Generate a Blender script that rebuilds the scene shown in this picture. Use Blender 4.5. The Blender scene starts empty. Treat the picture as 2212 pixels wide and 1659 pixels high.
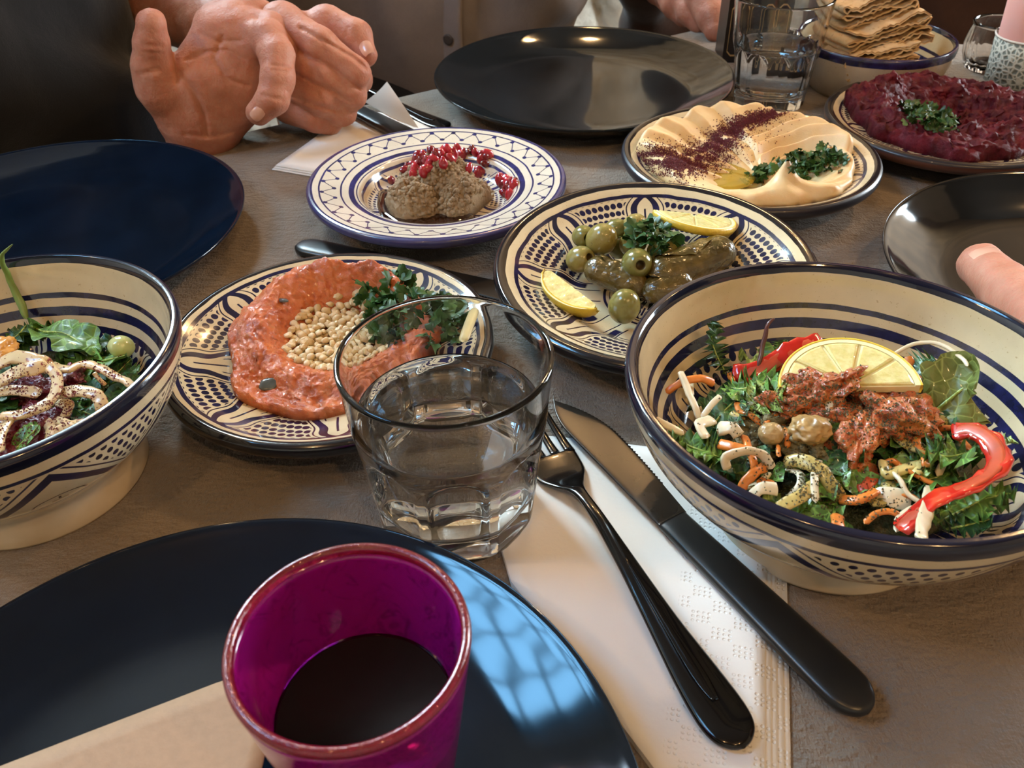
import bpy, math, random
import numpy as np
from mathutils import Vector, Matrix

scene = bpy.context.scene
COL = scene.collection
PI = math.pi
R = math.radians
# ------------------------------------------------------------------ camera
F, PITCH, ROLL, H = 1845.35, 0.67769673, -0.02132107, 0.29043808
W_, H_ = 2212.0, 1659.0
cp, sp = math.cos(PITCH), math.sin(PITCH)
cr, sr = math.cos(ROLL), math.sin(ROLL)
AX = np.array([1.0, 0, 0]); AU = np.array([0, sp, cp]); AF = np.array([0, cp, -sp])
CX = cr*AX + sr*AU; CU = -sr*AX + cr*AU
CAM = np.array([0, 0, H])
cd = bpy.data.cameras.new('camera'); co = bpy.data.objects.new('camera', cd); COL.objects.link(co)
co.matrix_world = Matrix(((CX[0], CU[0], -AF[0], 0), (CX[1], CU[1], -AF[1], 0), (CX[2], CU[2], -AF[2], H), (0, 0, 0, 1)))
cd.sensor_fit = 'HORIZONTAL'; cd.sensor_width = 36.0; cd.lens = F/W_*36.0
cd.clip_start = 0.01; cd.clip_end = 50
cd.dof.use_dof = True; cd.dof.focus_distance = 0.43; cd.dof.aperture_fstop = 24.0
scene.camera = co
# ------------------------------------------------------------------ light and exposure
scene.view_settings.view_transform = 'Standard'; scene.view_settings.look = 'None'
scene.view_settings.exposure = 0.15; scene.view_settings.gamma = 1.0
scene.view_settings.use_curve_mapping = False
scene.cycles.use_denoising = True
scene.cycles.max_bounces = 14; scene.cycles.transmission_bounces = 12; scene.cycles.transparent_max_bounces = 16
scene.cycles.diffuse_bounces = 3; scene.cycles.glossy_bounces = 4
scene.cycles.sample_clamp_indirect = 4.0
scene.cycles.blur_glossy = 0.4
world = bpy.data.worlds.new('room_air'); scene.world = world; world.use_nodes = True
world.node_tree.nodes['Background'].inputs[0].default_value = (0.10, 0.078, 0.06, 1)
world.node_tree.nodes['Background'].inputs[1].default_value = 0.5
SKY_COL, SKY_PANE = (0.22, 0.58, 1.0), 24.0
SKY2_COL, SKY2_PANE = (0.62, 0.86, 1.0), 115.0
WALL_FILL_PANE = 34.0
def lamp(name, loc, watts, col, rad):
    l = bpy.data.lights.new(name, 'POINT'); l.energy = watts; l.color = col; l.shadow_soft_size = rad
    o = bpy.data.objects.new(name, l); o.location = loc; COL.objects.link(o); return o
WARM = (1.0, 0.60, 0.26)
lamp('bulb', (0.10, 1.30, 0.95), 4.5, WARM, 0.016)
lamp('bulb', (0.30, 1.36, 1.00), 4.5, WARM, 0.016)
lamp('bulb', (0.45, -0.85, 1.40), 15.0, WARM, 0.022)
lamp('bulb', (0.80, -0.65, 1.40), 15.0, WARM, 0.022)
lamp('bulb', (-0.35, -0.55, 1.55), 11.0, WARM, 0.022)
lamp('bulb', (-1.25, 0.10, 1.15), 16.0, WARM, 0.025)
lamp('bulb', (-0.70, 1.30, 1.25), 9.0, WARM, 0.020)
lamp('bulb', (0.85, 0.85, 0.85), 12.0, WARM, 0.022)

# ------------------------------------------------------------------ picture <-> place
def ray(px, py):
    d = CX*((px-W_/2)/F) + CU*(-(py-H_/2)/F) + AF
    return d
def atz(px, py, z=0.0):
    d = ray(px, py); return CAM + d*((z-H)/d[2])
def aty(px, py, y):
    d = ray(px, py); return CAM + d*(y/d[1])
def atd(px, py, dist):
    d = ray(px, py); return CAM + d*(dist/np.linalg.norm(d))

# ------------------------------------------------------------------ numpy noise
def _h(x, y, z):
    n = (x*73856093) ^ (y*19349663) ^ (z*83492791)
    n = (n ^ (n >> 13)) * 1274126177 & 0x7fffffff
    n = (n ^ (n >> 15)) * 2246822519 & 0x7fffffff
    return (n & 0xffff).astype(np.float64)/32767.5 - 1.0
def vn(p):
    p = np.asarray(p, dtype=np.float64)
    i = np.floor(p).astype(np.int64); f = p - i; u = f*f*(3-2*f)
    x, y, z = i[..., 0]+1000, i[..., 1]+1000, i[..., 2]+1000
    a, b, c = u[..., 0], u[..., 1], u[..., 2]
    def L(p_, q_, t): return p_ + (q_-p_)*t
    return L(L(L(_h(x, y, z), _h(x+1, y, z), a), L(_h(x, y+1, z), _h(x+1, y+1, z), a), b),
             L(L(_h(x, y, z+1), _h(x+1, y, z+1), a), L(_h(x, y+1, z+1), _h(x+1, y+1, z+1), a), b), c)
def fbm(p, o=4, g=0.5):
    s = 0; a = 1
    p = np.asarray(p, dtype=np.float64)
    for k in range(o):
        s = s + a*vn(p*(2.03**k) + 17.3*k); a *= g
    return s

# ------------------------------------------------------------------ mesh helpers
def outward(V, Fc):
    """turn the faces of a closed surface outward"""
    by = {}
    for f in Fc: by.setdefault(len(f), []).append(f)
    vol = 0.0
    c = V.mean(0)
    for k, L in by.items():
        A = V[np.array(L, dtype=np.int64)]-c
        for j in range(1, k-1): vol += np.einsum('ij,ij->i', A[:, 0], np.cross(A[:, j], A[:, j+1])).sum()
    return [tuple(reversed(f)) for f in Fc] if vol < 0 else Fc
def mesh(name, V, Fc, mats, smooth=True, mi=None):
    m = bpy.data.meshes.new(name)
    V = np.asarray(V, dtype=np.float64)
    Fc = outward(V, [tuple(f) for f in Fc])
    m.from_pydata(V.tolist(), [], [tuple(int(q) for q in f) for f in Fc])
    if not isinstance(mats, (list, tuple)): mats = [mats]
    for k in mats: m.materials.append(k)
    if mi is not None: m.polygons.foreach_set('material_index', np.asarray(mi, dtype=np.int32))
    m.polygons.foreach_set('use_smooth', [smooth]*len(m.polygons))
    m.update(); return m
def link(name, me, parent=None, loc=None, rot=None, scale=None):
    o = bpy.data.objects.new(name, me); COL.objects.link(o)
    if parent is not None: o.parent = parent
    if loc is not None: o.location = loc
    if rot is not None: o.rotation_euler = rot
    if scale is not None: o.scale = scale
    return o
def tag(o, label, cat, group=None, kind=None):
    o['label'] = label; o['category'] = cat
    if group: o['group'] = group
    if kind: o['kind'] = kind
    return o
def empty(name, loc=(0, 0, 0), rot=(0, 0, 0)):
    o = bpy.data.objects.new(name, None); COL.objects.link(o)
    o.location = loc; o.rotation_euler = rot; o.empty_display_size = 0.02; return o
def grid_faces(nu, nv, cu=False, cv=False, off=0):
    """vertex index = i*nv + j ; i < nu, j < nv"""
    I = np.arange(nu if cu else nu-1); J = np.arange(nv if cv else nv-1)
    i, j = np.meshgrid(I, J, indexing='ij'); i = i.ravel(); j = j.ravel()
    i2, j2 = (i+1) % nu, (j+1) % nv
    return (np.stack([i*nv+j, i2*nv+j, i2*nv+j2, i*nv+j2], 1)+off)
def lathe(prof, n=96, rfun=None):
    """prof: list of (r, z) ; returns V, F, seg index of each face. Axis points merged when r == 0"""
    V = []; rings = []
    for (r, z) in prof:
        if r <= 1e-9:
            rings.append([len(V)]); V.append((0, 0, z))
        else:
            rings.append(list(range(len(V), len(V)+n)))
            for j in range(n):
                t = 2*PI*j/n; q = rfun(r, z, t) if rfun else r
                V.append((q*math.cos(t), q*math.sin(t), z))
    Fc = []; sg = []
    for k in range(len(rings)-1):
        a, b = rings[k], rings[k+1]
        for j in range(n):
            j2 = (j+1) % n
            if len(a) == 1 and len(b) == 1: continue
            if len(a) == 1: Fc.append((a[0], b[j], b[j2]))
            elif len(b) == 1: Fc.append((a[j], b[0], a[j2]))
            else: Fc.append((a[j], b[j], b[j2], a[j2]))
            sg.append(k)
    return V, Fc, sg
def smooth_prof(pts, sub=5):
    """Catmull-Rom through the points, kept open"""
    P = np.array(pts, float); out = []
    for i in range(len(P)-1):
        p0 = P[max(i-1, 0)]; p1 = P[i]; p2 = P[i+1]; p3 = P[min(i+2, len(P)-1)]
        for s in range(sub):
            t = s/sub
            out.append(.5*((2*p1)+(-p0+p2)*t+(2*p0-5*p1+4*p2-p3)*t*t+(-p0+3*p1-3*p2+p3)*t**3))
    out.append(P[-1]); return np.array(out)
def tube(pts, w, t=None, n=10, sub=6, taper=0.25, twist=0.0, nrm=(0, 0, 1), wf=None, sq=1.0, smooth=True):
    """solid strip along pts; w half width, t half thickness"""
    if t is None: t = w
    P = smooth_prof(pts, sub) if sub > 1 else np.array(pts, float)
    m = len(P); T = np.gradient(P, axis=0); T /= np.linalg.norm(T, axis=1)[:, None]+1e-12
    nv = np.array(nrm, float); V = []
    up = nv - T[0]*np.dot(nv, T[0]); up /= np.linalg.norm(up)+1e-12
    for i in range(m):
        up = up - T[i]*np.dot(up, T[i]); up /= np.linalg.norm(up)+1e-12
        sd = np.cross(T[i], up); u = i/(m-1)
        k = 1.0
        if taper: 
            e = min(u, 1-u)/max(taper, 1e-6); k = math.sqrt(max(0.0, 1-(1-min(e, 1))**2))*0.97+0.03
        if wf: k *= wf(u)
        a0 = twist*u
        for j in range(n):
            a = 2*PI*j/n; c, s = math.cos(a), math.sin(a)
            if sq != 1.0: c = math.copysign(abs(c)**sq, c); s = math.copysign(abs(s)**sq, s)
            x, y = w*k*c, t*k*s
            x, y = x*math.cos(a0)-y*math.sin(a0), x*math.sin(a0)+y*math.cos(a0)
            V.append(P[i]+sd*x+up*y)
    Fc = grid_faces(m, n, cv=True).tolist()
    Fc = [tuple(reversed(f)) for f in Fc]
    Fc.append(tuple(range(n))); Fc.append(tuple(reversed(range((m-1)*n, m*n))))
    return np.array(V), Fc
class MB:
    def __init__(s): s.V = []; s.F = []; s.M = []; s.n = 0
    def add(s, V, Fc, mi=0):
        V = np.asarray(V, float); s.V.append(V)
        for f in Fc: s.F.append(tuple(int(q)+s.n for q in f)); s.M.append(mi)
        s.n += len(V); return s
    def mesh(s, name, mats, smooth=True): return mesh(name, np.concatenate(s.V), s.F, mats, smooth, s.M)
def box(x0, x1, y0, y1, z0, z1):
    V = [(x, y, z) for x in (x0, x1) for y in (y0, y1) for z in (z0, z1)]
    return V, [(0, 1, 3, 2), (4, 6, 7, 5), (0, 4, 5, 1), (2, 3, 7, 6), (0, 2, 6, 4), (1, 5, 7, 3)]
_ico = {}
def ico(level=1):
    if level in _ico: return _ico[level]
    t = (1+5**.5)/2
    V = [(-1, t, 0), (1, t, 0), (-1, -t, 0), (1, -t, 0), (0, -1, t), (0, 1, t), (0, -1, -t), (0, 1, -t), (t, 0, -1), (t, 0, 1), (-t, 0, -1), (-t, 0, 1)]
    V = [np.array(v)/np.linalg.norm(v) for v in V]
    Fc = [(0, 11, 5), (0, 5, 1), (0, 1, 7), (0, 7, 10), (0, 10, 11), (1, 5, 9), (5, 11, 4), (11, 10, 2), (10, 7, 6), (7, 1, 8), (3, 9, 4), (3, 4, 2), (3, 2, 6), (3, 6, 8), (3, 8, 9), (4, 9, 5), (2, 4, 11), (6, 2, 10), (8, 6, 7), (9, 8, 1)]
    for _ in range(level):
        mid = {}; F2 = []
        def M(a, b):
            k = (min(a, b), max(a, b))
            if k not in mid:
                v = V[a]+V[b]; V.append(v/np.linalg.norm(v)); mid[k] = len(V)-1
            return mid[k]
        for a, b, c in Fc:
            x, y, z = M(a, b), M(b, c), M(c, a); F2 += [(a, x, z), (b, y, x), (c, z, y), (x, y, z)]
        Fc = F2
    _ico[level] = (np.array(V), Fc); return _ico[level]
def resample_poly(pts, step):
    out = []; P = [np.array(p, float) for p in pts]
    for i in range(len(P)):
        a, b = P[i], P[(i+1) % len(P)]; n = max(1, int(np.linalg.norm(b-a)/step))
        for k in range(n): out.append(a+(b-a)*k/n)
    return np.array(out)

# surface nets : closed surface of an implicit function
def surf_net(Fn, lo, hi, h):
    lo = np.array(lo, float); hi = np.array(hi, float); n = np.ceil((hi-lo)/h).astype(int)+1
    ax = [lo[k]+h*np.arange(n[k]) for k in range(3)]
    val = np.empty(tuple(n), np.float32)
    for i in range(n[0]):
        Y, Z = np.meshgrid(ax[1], ax[2], indexing='ij')
        val[i] = Fn(np.stack([np.full_like(Y, ax[0][i]), Y, Z], -1))
    ins = val < 0
    c = [ins[a:n[0]-1+a, b:n[1]-1+b, d:n[2]-1+d] for a in (0, 1) for b in (0, 1) for d in (0, 1)]
    any_ = np.logical_or.reduce(c); all_ = np.logical_and.reduce(c)
    cells = np.argwhere(any_ & ~all_)
    idx = -np.ones(tuple(n-1), np.int64); idx[tuple(cells.T)] = np.arange(len(cells))
    acc = np.zeros((len(cells), 3)); cnt = np.zeros(len(cells))
    cor = [(a, b, d) for a in (0, 1) for b in (0, 1) for d in (0, 1)]
    for p in cor:
        for q in cor:
            if sum(abs(p[k]-q[k]) for k in range(3)) != 1 or p > q: continue
            va = val[cells[:, 0]+p[0], cells[:, 1]+p[1], cells[:, 2]+p[2]]
            vb = val[cells[:, 0]+q[0], cells[:, 1]+q[1], cells[:, 2]+q[2]]
            m = (va < 0) != (vb < 0); t = va[m]/(va[m]-vb[m])
            pos = np.array(p, float)+t[:, None]*(np.array(q)-np.array(p)); acc[m] += pos; cnt[m] += 1
    V = lo+(cells+acc/cnt[:, None])*h
    Fc = []
    for a in range(3):
        b, d = (a+1) % 3, (a+2) % 3
        sl0 = [slice(None)]*3; sl1 = [slice(None)]*3; sl0[a] = slice(0, n[a]-1); sl1[a] = slice(1, n[a])
        e = ins[tuple(sl0)] != ins[tuple(sl1)]
        E_ = np.argwhere(e); E_ = E_[(E_[:, b] > 0) & (E_[:, d] > 0) & (E_[:, b] < n[b]-1) & (E_[:, d] < n[d]-1)]
        s = ins[tuple(sl0)][tuple(E_.T)]
        def I(db, dd):
            q = E_.copy(); q[:, b] -= db; q[:, d] -= dd; return idx[tuple(q.T)]
        Q = np.stack([I(1, 1), I(0, 1), I(0, 0), I(1, 0)], 1)
        Q[~s] = Q[~s][:, ::-1]; Fc.append(Q)
    return V, np.concatenate(Fc)
def cone_d(p, a, b, ra, rb):
    a = np.array(a, float); b = np.array(b, float); ba = b-a; L2 = float(ba@ba)+1e-12
    t = np.clip(((p-a)@ba)/L2, 0, 1)
    return np.linalg.norm(p-a-t[..., None]*ba, axis=-1)-(ra+(rb-ra)*t)
def smin(a, b, k):
    h = np.clip(.5+.5*(b-a)/k, 0, 1); return b+(a-b)*h-k*h*(1-h)
def ell_d(p, c, r, M=None):
    q = p-np.array(c)
    if M is not None: q = q@M
    r = np.array(r); k0 = np.linalg.norm(q/r, axis=-1); k1 = np.linalg.norm(q/(r*r), axis=-1)+1e-9
    return k0*(k0-1)/k1
# ------------------------------------------------------------------ node arithmetic
class X:
    def __init__(s, nt, v): s.nt = nt; s.v = v
    def _m(s, op, *a, clamp=False):
        n = s.nt.nodes.new('ShaderNodeMath'); n.operation = op; n.use_clamp = clamp
        for k, q in enumerate((s,)+a):
            q = q.v if isinstance(q, X) else q
            if isinstance(q, (int, float)): n.inputs[k].default_value = float(q)
            else: s.nt.links.new(q, n.inputs[k])
        return X(s.nt, n.outputs[0])
    def __add__(s, o): return s._m('ADD', o)
    __radd__ = __add__
    def __sub__(s, o): return s._m('SUBTRACT', o)
    def __rsub__(s, o): return X(s.nt, float(o))._m('SUBTRACT', s)
    def __mul__(s, o): return s._m('MULTIPLY', o)
    __rmul__ = __mul__
    def __truediv__(s, o): return s._m('DIVIDE', o)
    def __neg__(s): return s*-1.0
    def abs(s): return s._m('ABSOLUTE')
    def frac(s): return s._m('FRACT')
    def floor(s): return s._m('FLOOR')
    def sqrt(s): return s._m('SQRT')
    def sin(s): return s._m('SINE')
    def pow(s, o): return s._m('POWER', o)
    def max(s, o): return s._m('MAXIMUM', o)
    def min(s, o): return s._m('MINIMUM', o)
    def clamp(s): return s._m('ADD', 0.0, clamp=True)
    def below(s, lim, aa=0.00018): return ((X(s.nt, lim) if not isinstance(lim, X) else lim) - s)._m('MULTIPLY_ADD', 1/aa, 0.5, clamp=True)
    def above(s, lim, aa=0.00018): return (s-lim)._m('MULTIPLY_ADD', 1/aa, 0.5, clamp=True)
class Mat:
    def __init__(s, name, rough=0.5, spec=0.5, col=(.5, .5, .5), coat=0.0, metal=0.0, trans=0.0, ior=None, sss=0.0, sssr=0.003, sheen=0.0):
        s.m = bpy.data.materials.new(name); s.m.use_nodes = True; s.nt = s.m.node_tree
        s.b = s.nt.nodes['Principled BSDF']
        s.set('Roughness', rough); s.set('Specular IOR Level', spec); s.set('Base Color', tuple(col)+(1,))
        s.set('Coat Weight', coat); s.set('Coat Roughness', 0.04); s.set('Metallic', metal); s.set('Transmission Weight', trans)
        if ior: s.set('IOR', ior)
        if sss:
            s.set('Subsurface Weight', sss); s.set('Subsurface Scale', sssr); s.set('Subsurface Radius', (1, .4, .25))
        if sheen: s.set('Sheen Weight', sheen)
    def set(s, k, v):
        if isinstance(v, X): s.nt.links.new(v.v, s.b.inputs[k])
        elif isinstance(v, bpy.types.NodeSocket): s.nt.links.new(v, s.b.inputs[k])
        else: s.b.inputs[k].default_value = v
    def obj(s, which='Object'):
        if not hasattr(s, 'tc'): s.tc = s.nt.nodes.new('ShaderNodeTexCoord')
        return s.tc.outputs[which]
    def xyz(s):
        n = s.nt.nodes.new('ShaderNodeSeparateXYZ'); s.nt.links.new(s.obj(), n.inputs[0])
        return [X(s.nt, n.outputs[k]) for k in range(3)]
    def noise(s, scale, detail=3, rough=.55, vec=None, dist=0.0, stretch=None):
        n = s.nt.nodes.new('ShaderNodeTexNoise'); n.inputs['Scale'].default_value = scale
        n.inputs['Detail'].default_value = detail; n.inputs['Roughness'].default_value = rough; n.inputs['Distortion'].default_value = dist
        v = vec or s.obj()
        if stretch:
            mp = s.nt.nodes.new('ShaderNodeMapping'); mp.inputs['Scale'].default_value = stretch; s.nt.links.new(v, mp.inputs[0]); v = mp.outputs[0]
        s.nt.links.new(v, n.inputs['Vector']); return X(s.nt, n.outputs[0])
    def voro(s, scale, feature='F1', rand=1.0):
        n = s.nt.nodes.new('ShaderNodeTexVoronoi'); n.feature = feature; n.inputs['Scale'].default_value = scale; n.inputs['Randomness'].default_value = rand
        s.nt.links.new(s.obj(), n.inputs['Vector']); return X(s.nt, n.outputs['Distance'])
    def ramp(s, x, stops, interp='LINEAR'):
        n = s.nt.nodes.new('ShaderNodeValToRGB'); r = n.color_ramp; r.interpolation = interp
        while len(r.elements) < len(stops): r.elements.new(0.5)
        for e, (p, c) in zip(r.elements, stops): e.position = p; e.color = tuple(c)+(1,)
        s.nt.links.new(x.v, n.inputs[0]); return n.outputs[0]
    def mix(s, f, a, b, mode='MIX'):
        n = s.nt.nodes.new('ShaderNodeMix'); n.data_type = 'RGBA'; n.blend_type = mode
        for k, v in ((0, f), (6, a), (7, b)):
            if isinstance(v, X): v = v.v
            if isinstance(v, bpy.types.NodeSocket): s.nt.links.new(v, n.inputs[k])
            elif isinstance(v, (int, float)): n.inputs[k].default_value = v
            else: n.inputs[k].default_value = tuple(v)+(1,)
        return n.outputs[2]
    def bump(s, x, dist, strength=1.0, coat=False):
        n = s.nt.nodes.new('ShaderNodeBump'); n.inputs['Strength'].default_value = strength; n.inputs['Distance'].default_value = dist
        s.nt.links.new(x.v, n.inputs['Height']); s.nt.links.new(n.outputs[0], s.b.inputs['Normal'])
        if coat: s.nt.links.new(n.outputs[0], s.b.inputs['Coat Normal'])
def simple(name, col, rough=.5, var=0.0, scale=60, bump=0.0, bscale=None, col2=None, **k):
    m = Mat(name, rough, col=col, **k)
    if var or col2:
        n = m.noise(scale, 4)
        c2 = col2 or tuple(c*(1-var) for c in col)
        m.set('Base Color', m.ramp(n, [(.35, c2), (.65, col)]))
    if bump: m.bump(m.noise(bscale or scale, 5), bump)
    return m.m

CREAM = (.64, .52, .33)
BLUE = (.012, .011, .052)
INK = (.006, .006, .015)
def pottery_base(name, rough=.13):
    m = Mat(name, rough, .55, coat=.35)
    return m
def pot_finish(m, mask, blue=BLUE, ink=INK, cream=CREAM, chips=None, rim=None):
    wear = m.noise(90, 5, .7)
    b = m.ramp(wear, [(.30, ink), (.62, blue), (.85, tuple(c*1.8 for c in blue))])
    c = m.ramp(m.noise(55, 4), [(.3, tuple(q*.86 for q in cream)), (.7, cream)])
    spk = m.ramp(m.noise(700, 2), [(.26, (.55, .45, .35)), (.33, (1, 1, 1))])
    c = m.mix(.6, c, spk, 'MULTIPLY')
    out = m.mix(mask, c, b)
    if rim is not None: out = m.mix(rim[0], out, rim[1])
    if chips is not None: out = m.mix(chips, out, (.42, .20, .13))
    m.set('Base Color', out); m.bump(m.noise(140, 2), .00025, .35)
    return m.m
def polar(m, wob=.0007, sc=35):
    x, y, z = m.xyz(); t = y._m('ARCTAN2', x); r = (x*x+y*y).sqrt()
    n1 = (m.noise(sc, 2)-.5)*(2*wob*2); n2 = (m.noise(sc*1.3, 2)-.5)*(.02*wob/.0007)
    return t+n2, r+n1, z+n1*.7, r
def ring(q, c, w): return (q-c).abs().below(w)
def dots(t, r, q, N, q0, pitch, rad):
    """polar dot field : rings spaced by pitch along q, N dots around, staggered"""
    v = (q-q0)/pitch; k = v.floor(); dv = (v.frac()-.5)*pitch
    u = t*(N/(2*PI)) + (k*.5).frac(); du = (u.frac()-.5)*r*(2*PI/N)
    return (du*du+dv*dv).sqrt().below(rad)
def petals(m, t, r, q, q_out, q_in, K=8, dN=112, dp=.0052, drad=.0019, arm=.0021, rot=0.0, smax=.78, jag=.028):
    """hand painted arches with dotted fields between ; q runs from q_out (edge) down to q_in"""
    s = (X(m.nt, float(q_out))-q)/(q_out-q_in)
    ph = ((t+rot)*(K/(2*PI))).frac()-.5; aph = ph.abs()
    arc = r*(2*PI/K)
    wid = s.max(.001).pow(.75)*.36 + (s*15.0).sin()*jag + .015
    inz = s.above(0.0, .01)*s.below(1.0, .01)
    a1 = ((aph-wid).abs()*arc).below(arm)*s.below(smax, .02)
    mid = (aph*arc).below(.0006)*s.above(.16, .01)*s.below(.52, .01)
    edge = wid+.085
    a2 = ((aph-edge).abs()*arc).below(.00045)*s.below(.85, .02)
    dd = dots(t, r, q, dN, q_in, dp, drad)*(aph-edge-.03).above(0.0, .004)*s.above(.03, .01)*s.below(.66, .02)
    a3 = ((aph-wid*.55).abs()*arc).below(.00040)*s.above(.45, .02)*s.below(.95, .02)
    return (a1.max(a2).max(mid).max(dd).max(a3))*inz
def mat_dish_C(name, Rr, rim_in=.925, pat_out=.865, pat_in=.33, K=8, blue=BLUE, ink=INK, dN=None, rot=0.0, rimc=(.009, .008, .010)):
    m = pottery_base(name); t, r, z, r0 = polar(m)
    mask = r.above(rim_in*Rr)
    mask = mask.max(ring(r, pat_out*Rr, .0011))
    N = dN or int(Rr*1180)
    p = petals(m, t, r, r, pat_out*Rr, pat_in*Rr, K, N, .0050, .00185, rot=rot)
    mask = mask.max(p*r.below(pat_out*Rr))
    mask = mask.max(ring(r, pat_in*Rr, .0008)).max(ring(r, (pat_in-.035)*Rr, .0004))
    p2 = petals(m, t, r, r, (pat_in-.05)*Rr, .002, 6, 30, .0045, .0014, arm=.0012, rot=rot)
    mask = mask.max(p2)
    return pot_finish(m, mask, blue, ink, rim=(r.above(rim_in*Rr), rimc))
def mat_zigzag(name, Rr, N=30):
    m = pottery_base(name); t, r, z, r0 = polar(m, .0005)
    mask = r.above(.955*Rr)
    mask = mask.max(ring(r, .905*Rr, .0006))
    u = (t*(N/(2*PI))).frac(); tri = (u-.5).abs()*2.0
    zr = tri*(.105*Rr) + .785*Rr
    mask = mask.max((r-zr).abs().below(.00055)*r.below(.90*Rr)*r.above(.78*Rr))
    # dots on the teeth
    for (rc, sh) in ((.795*Rr, .5), (.885*Rr, 0.0)):
        uu = ((t*(N/(2*PI))+(.5-sh)).frac()-.5)*r*(2*PI/N); dv = r-rc
        mask = mask.max((uu*uu+dv*dv*1.6).sqrt().below(.0019))
    mask = mask.max(ring(r, .745*Rr, .0006)).max(ring(r, .665*Rr, .0019)).max(ring(r, .625*Rr, .0004)).max(ring(r, .585*Rr, .0006))
    p = petals(m, t, r, r, .575*Rr, .12*Rr, 6, 84, .0033, .0011, arm=.0016)
    mask = mask.max(p)
    return pot_finish(m, mask, (.035, .033, .135), (.016, .015, .05), cream=(.68, .60, .48))
def mat_bowl_in(name, zt, blue=BLUE, dsc=1.0):
    m = pottery_base(name, .11); t, r, z, r0 = polar(m, .0006)
    mask = z.above(zt-.0038)
    mask = mask.max(ring(z, zt-.0195, .0013)).max(ring(z, zt-.0268, .0021)).max(ring(z, zt-.0345, .0015))
    mask = mask.max(petals(m, t, r, z, zt-.0345, zt-.066, 6, 78, .0052, .0020, arm=.0028, smax=.9))
    mask = mask.max(ring(z, zt-.066, .0009))
    chip = m.noise(75, 3).above(.735, .004)*z.above(zt-.0030)
    return pot_finish(m, mask, blue, chips=chip, rim=(z.above(zt-.0038), (.006, .007, .019)))
def mat_bowl_out(name, zt, blue=BLUE, K=7, rot=0.0, cream=CREAM):
    m = pottery_base(name, .15); t, r, z, r0 = polar(m, .0006)
    chip = m.noise(75, 3).above(.735, .004)*z.above(zt-.0040)
    mask = z.above(zt-.0072)
    mask = mask.max(ring(z, zt-.0135, .0010))
    # chevrons
    u = ((t+rot)*(K/(2*PI))).frac(); tri = (u-.5).abs()*2.0
    zl = tri*.027+(zt-.0450)
    zz = (z-zl).abs().below(.0026)*z.below(zt-.0135)*z.above(zt-.0475)
    z2 = (z-zl-.0065).abs().below(.0006)*z.below(zt-.0150)*z.above(zt-.0460)
    dd = dots(t, r, z, 96, 0.0, .0040, .0015)*(z-zl-.009).above(0.0)*z.below(zt-.0165)
    ov = (((tri-1.0)*.034)*((tri-1.0)*.034)+((z-(zt-.041))*(z-(zt-.041)))*3.2).sqrt()
    o1 = (ov-.0125).abs().below(.0006)*z.above(zt-.0475)
    st = ((tri-1.0).abs()*.04).below(.0007)*ring(z, zt-.041, .0055)
    st2 = ring(z, zt-.0395, .0009)*((tri-1.0).abs()*.04).below(.0045)
    mask = mask.max(zz).max(z2).max(dd).max(o1).max(st).max(st2)
    mask = mask.max(ring(z, zt-.0485, .0007)).max(ring(z, zt-.0515, .0004))
    return pot_finish(m, mask, blue, cream=cream, chips=chip, rim=(z.above(zt-.0072), (.006, .007, .019)))
# ------------------------------------------------------------------ setting
FLOOR_Z = -0.75; CEIL_Z = 1.75
X0, X1, Y0, Y1 = -2.4, 2.2, -2.4, 2.05
M_floor = simple('dark_floorboards', (.05, .032, .02), .5, .4, 9, .002)
M_plaster = simple('warm_plaster', (.16, .10, .062), .8, .25, 6, .004, 30)
M_plaster2 = simple('pale_plaster', (.52, .44, .34), .8, .15, 6, .004, 30)
M_ceiling = simple('ceiling_plaster', (.11, .09, .075), .8, .2, 5, .003, 20)
M_stone = simple('whitewashed_stone', (.86, .82, .70), .85, scale=14, bump=.004, bscale=60, col2=(.60, .56, .46))
M_post = simple('oak_post', (.30, .175, .075), .6, .4, 12, .003, 40)
M_frame = simple('dark_window_frame', (.03, .028, .026), .5, .2)
def struct(name, V, Fc, m, smooth=False):
    o = link(name, mesh(name, V, Fc, m, smooth)); o['kind'] = 'structure'; return o
struct('floor', *box(X0, X1, Y0, Y1, FLOOR_Z-.05, FLOOR_Z), M_floor)
struct('wall_left', *box(X0-.1, X0, Y0, Y1, FLOOR_Z, CEIL_Z), M_plaster2)
struct('wall_right', *box(X1, X1+.1, Y0, Y1, FLOOR_Z, CEIL_Z), M_plaster2)
struct('wall_front', *box(X0, X1, Y0-.1, Y0, FLOOR_Z, CEIL_Z), M_plaster2)
# back wall : rough whitewashed rubble with real relief
def back_wall():
    nx, nz = 300, 150
    xs = np.linspace(X0, X1, nx); zs = np.linspace(FLOOR_Z, CEIL_Z, nz)
    Xg, Zg = np.meshgrid(xs, zs, indexing='ij'); P = np.stack([Xg*3.2, Zg*5.0, Xg*0], -1)
    wx = Xg + .06*vn(P*1.1); wz = Zg + .05*vn(P*1.2+9)
    row = np.floor(wz/.15); u = wx/.27+row*.43
    du = np.abs(u-np.floor(u)-.5)*2; dv = np.abs(wz/.15-row-.5)*2
    joint = np.clip((np.maximum(du*1.0, dv)-.80)/.2, 0, 1)
    d = .030*(1-joint**1.5) + .016*fbm(np.stack([Xg*14, Zg*14, Xg*0], -1), 4)
    V = np.stack([Xg, Y1-.03-d, Zg], -1).reshape(-1, 3)
    Fc = grid_faces(nx, nz)[:, ::-1]
    mb = MB(); mb.add(V, Fc); mb.add(*box(X0, X1, Y1, Y1+.1, FLOOR_Z, CEIL_Z))
    o = link('wall_back', mb.mesh('wall_back', M_stone)); o['kind'] = 'structure'
    m = MB(); V, Fc = box(0, .30, 0, .12, 0, CEIL_Z-FLOOR_Z); 
    return o
back_wall()
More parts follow.
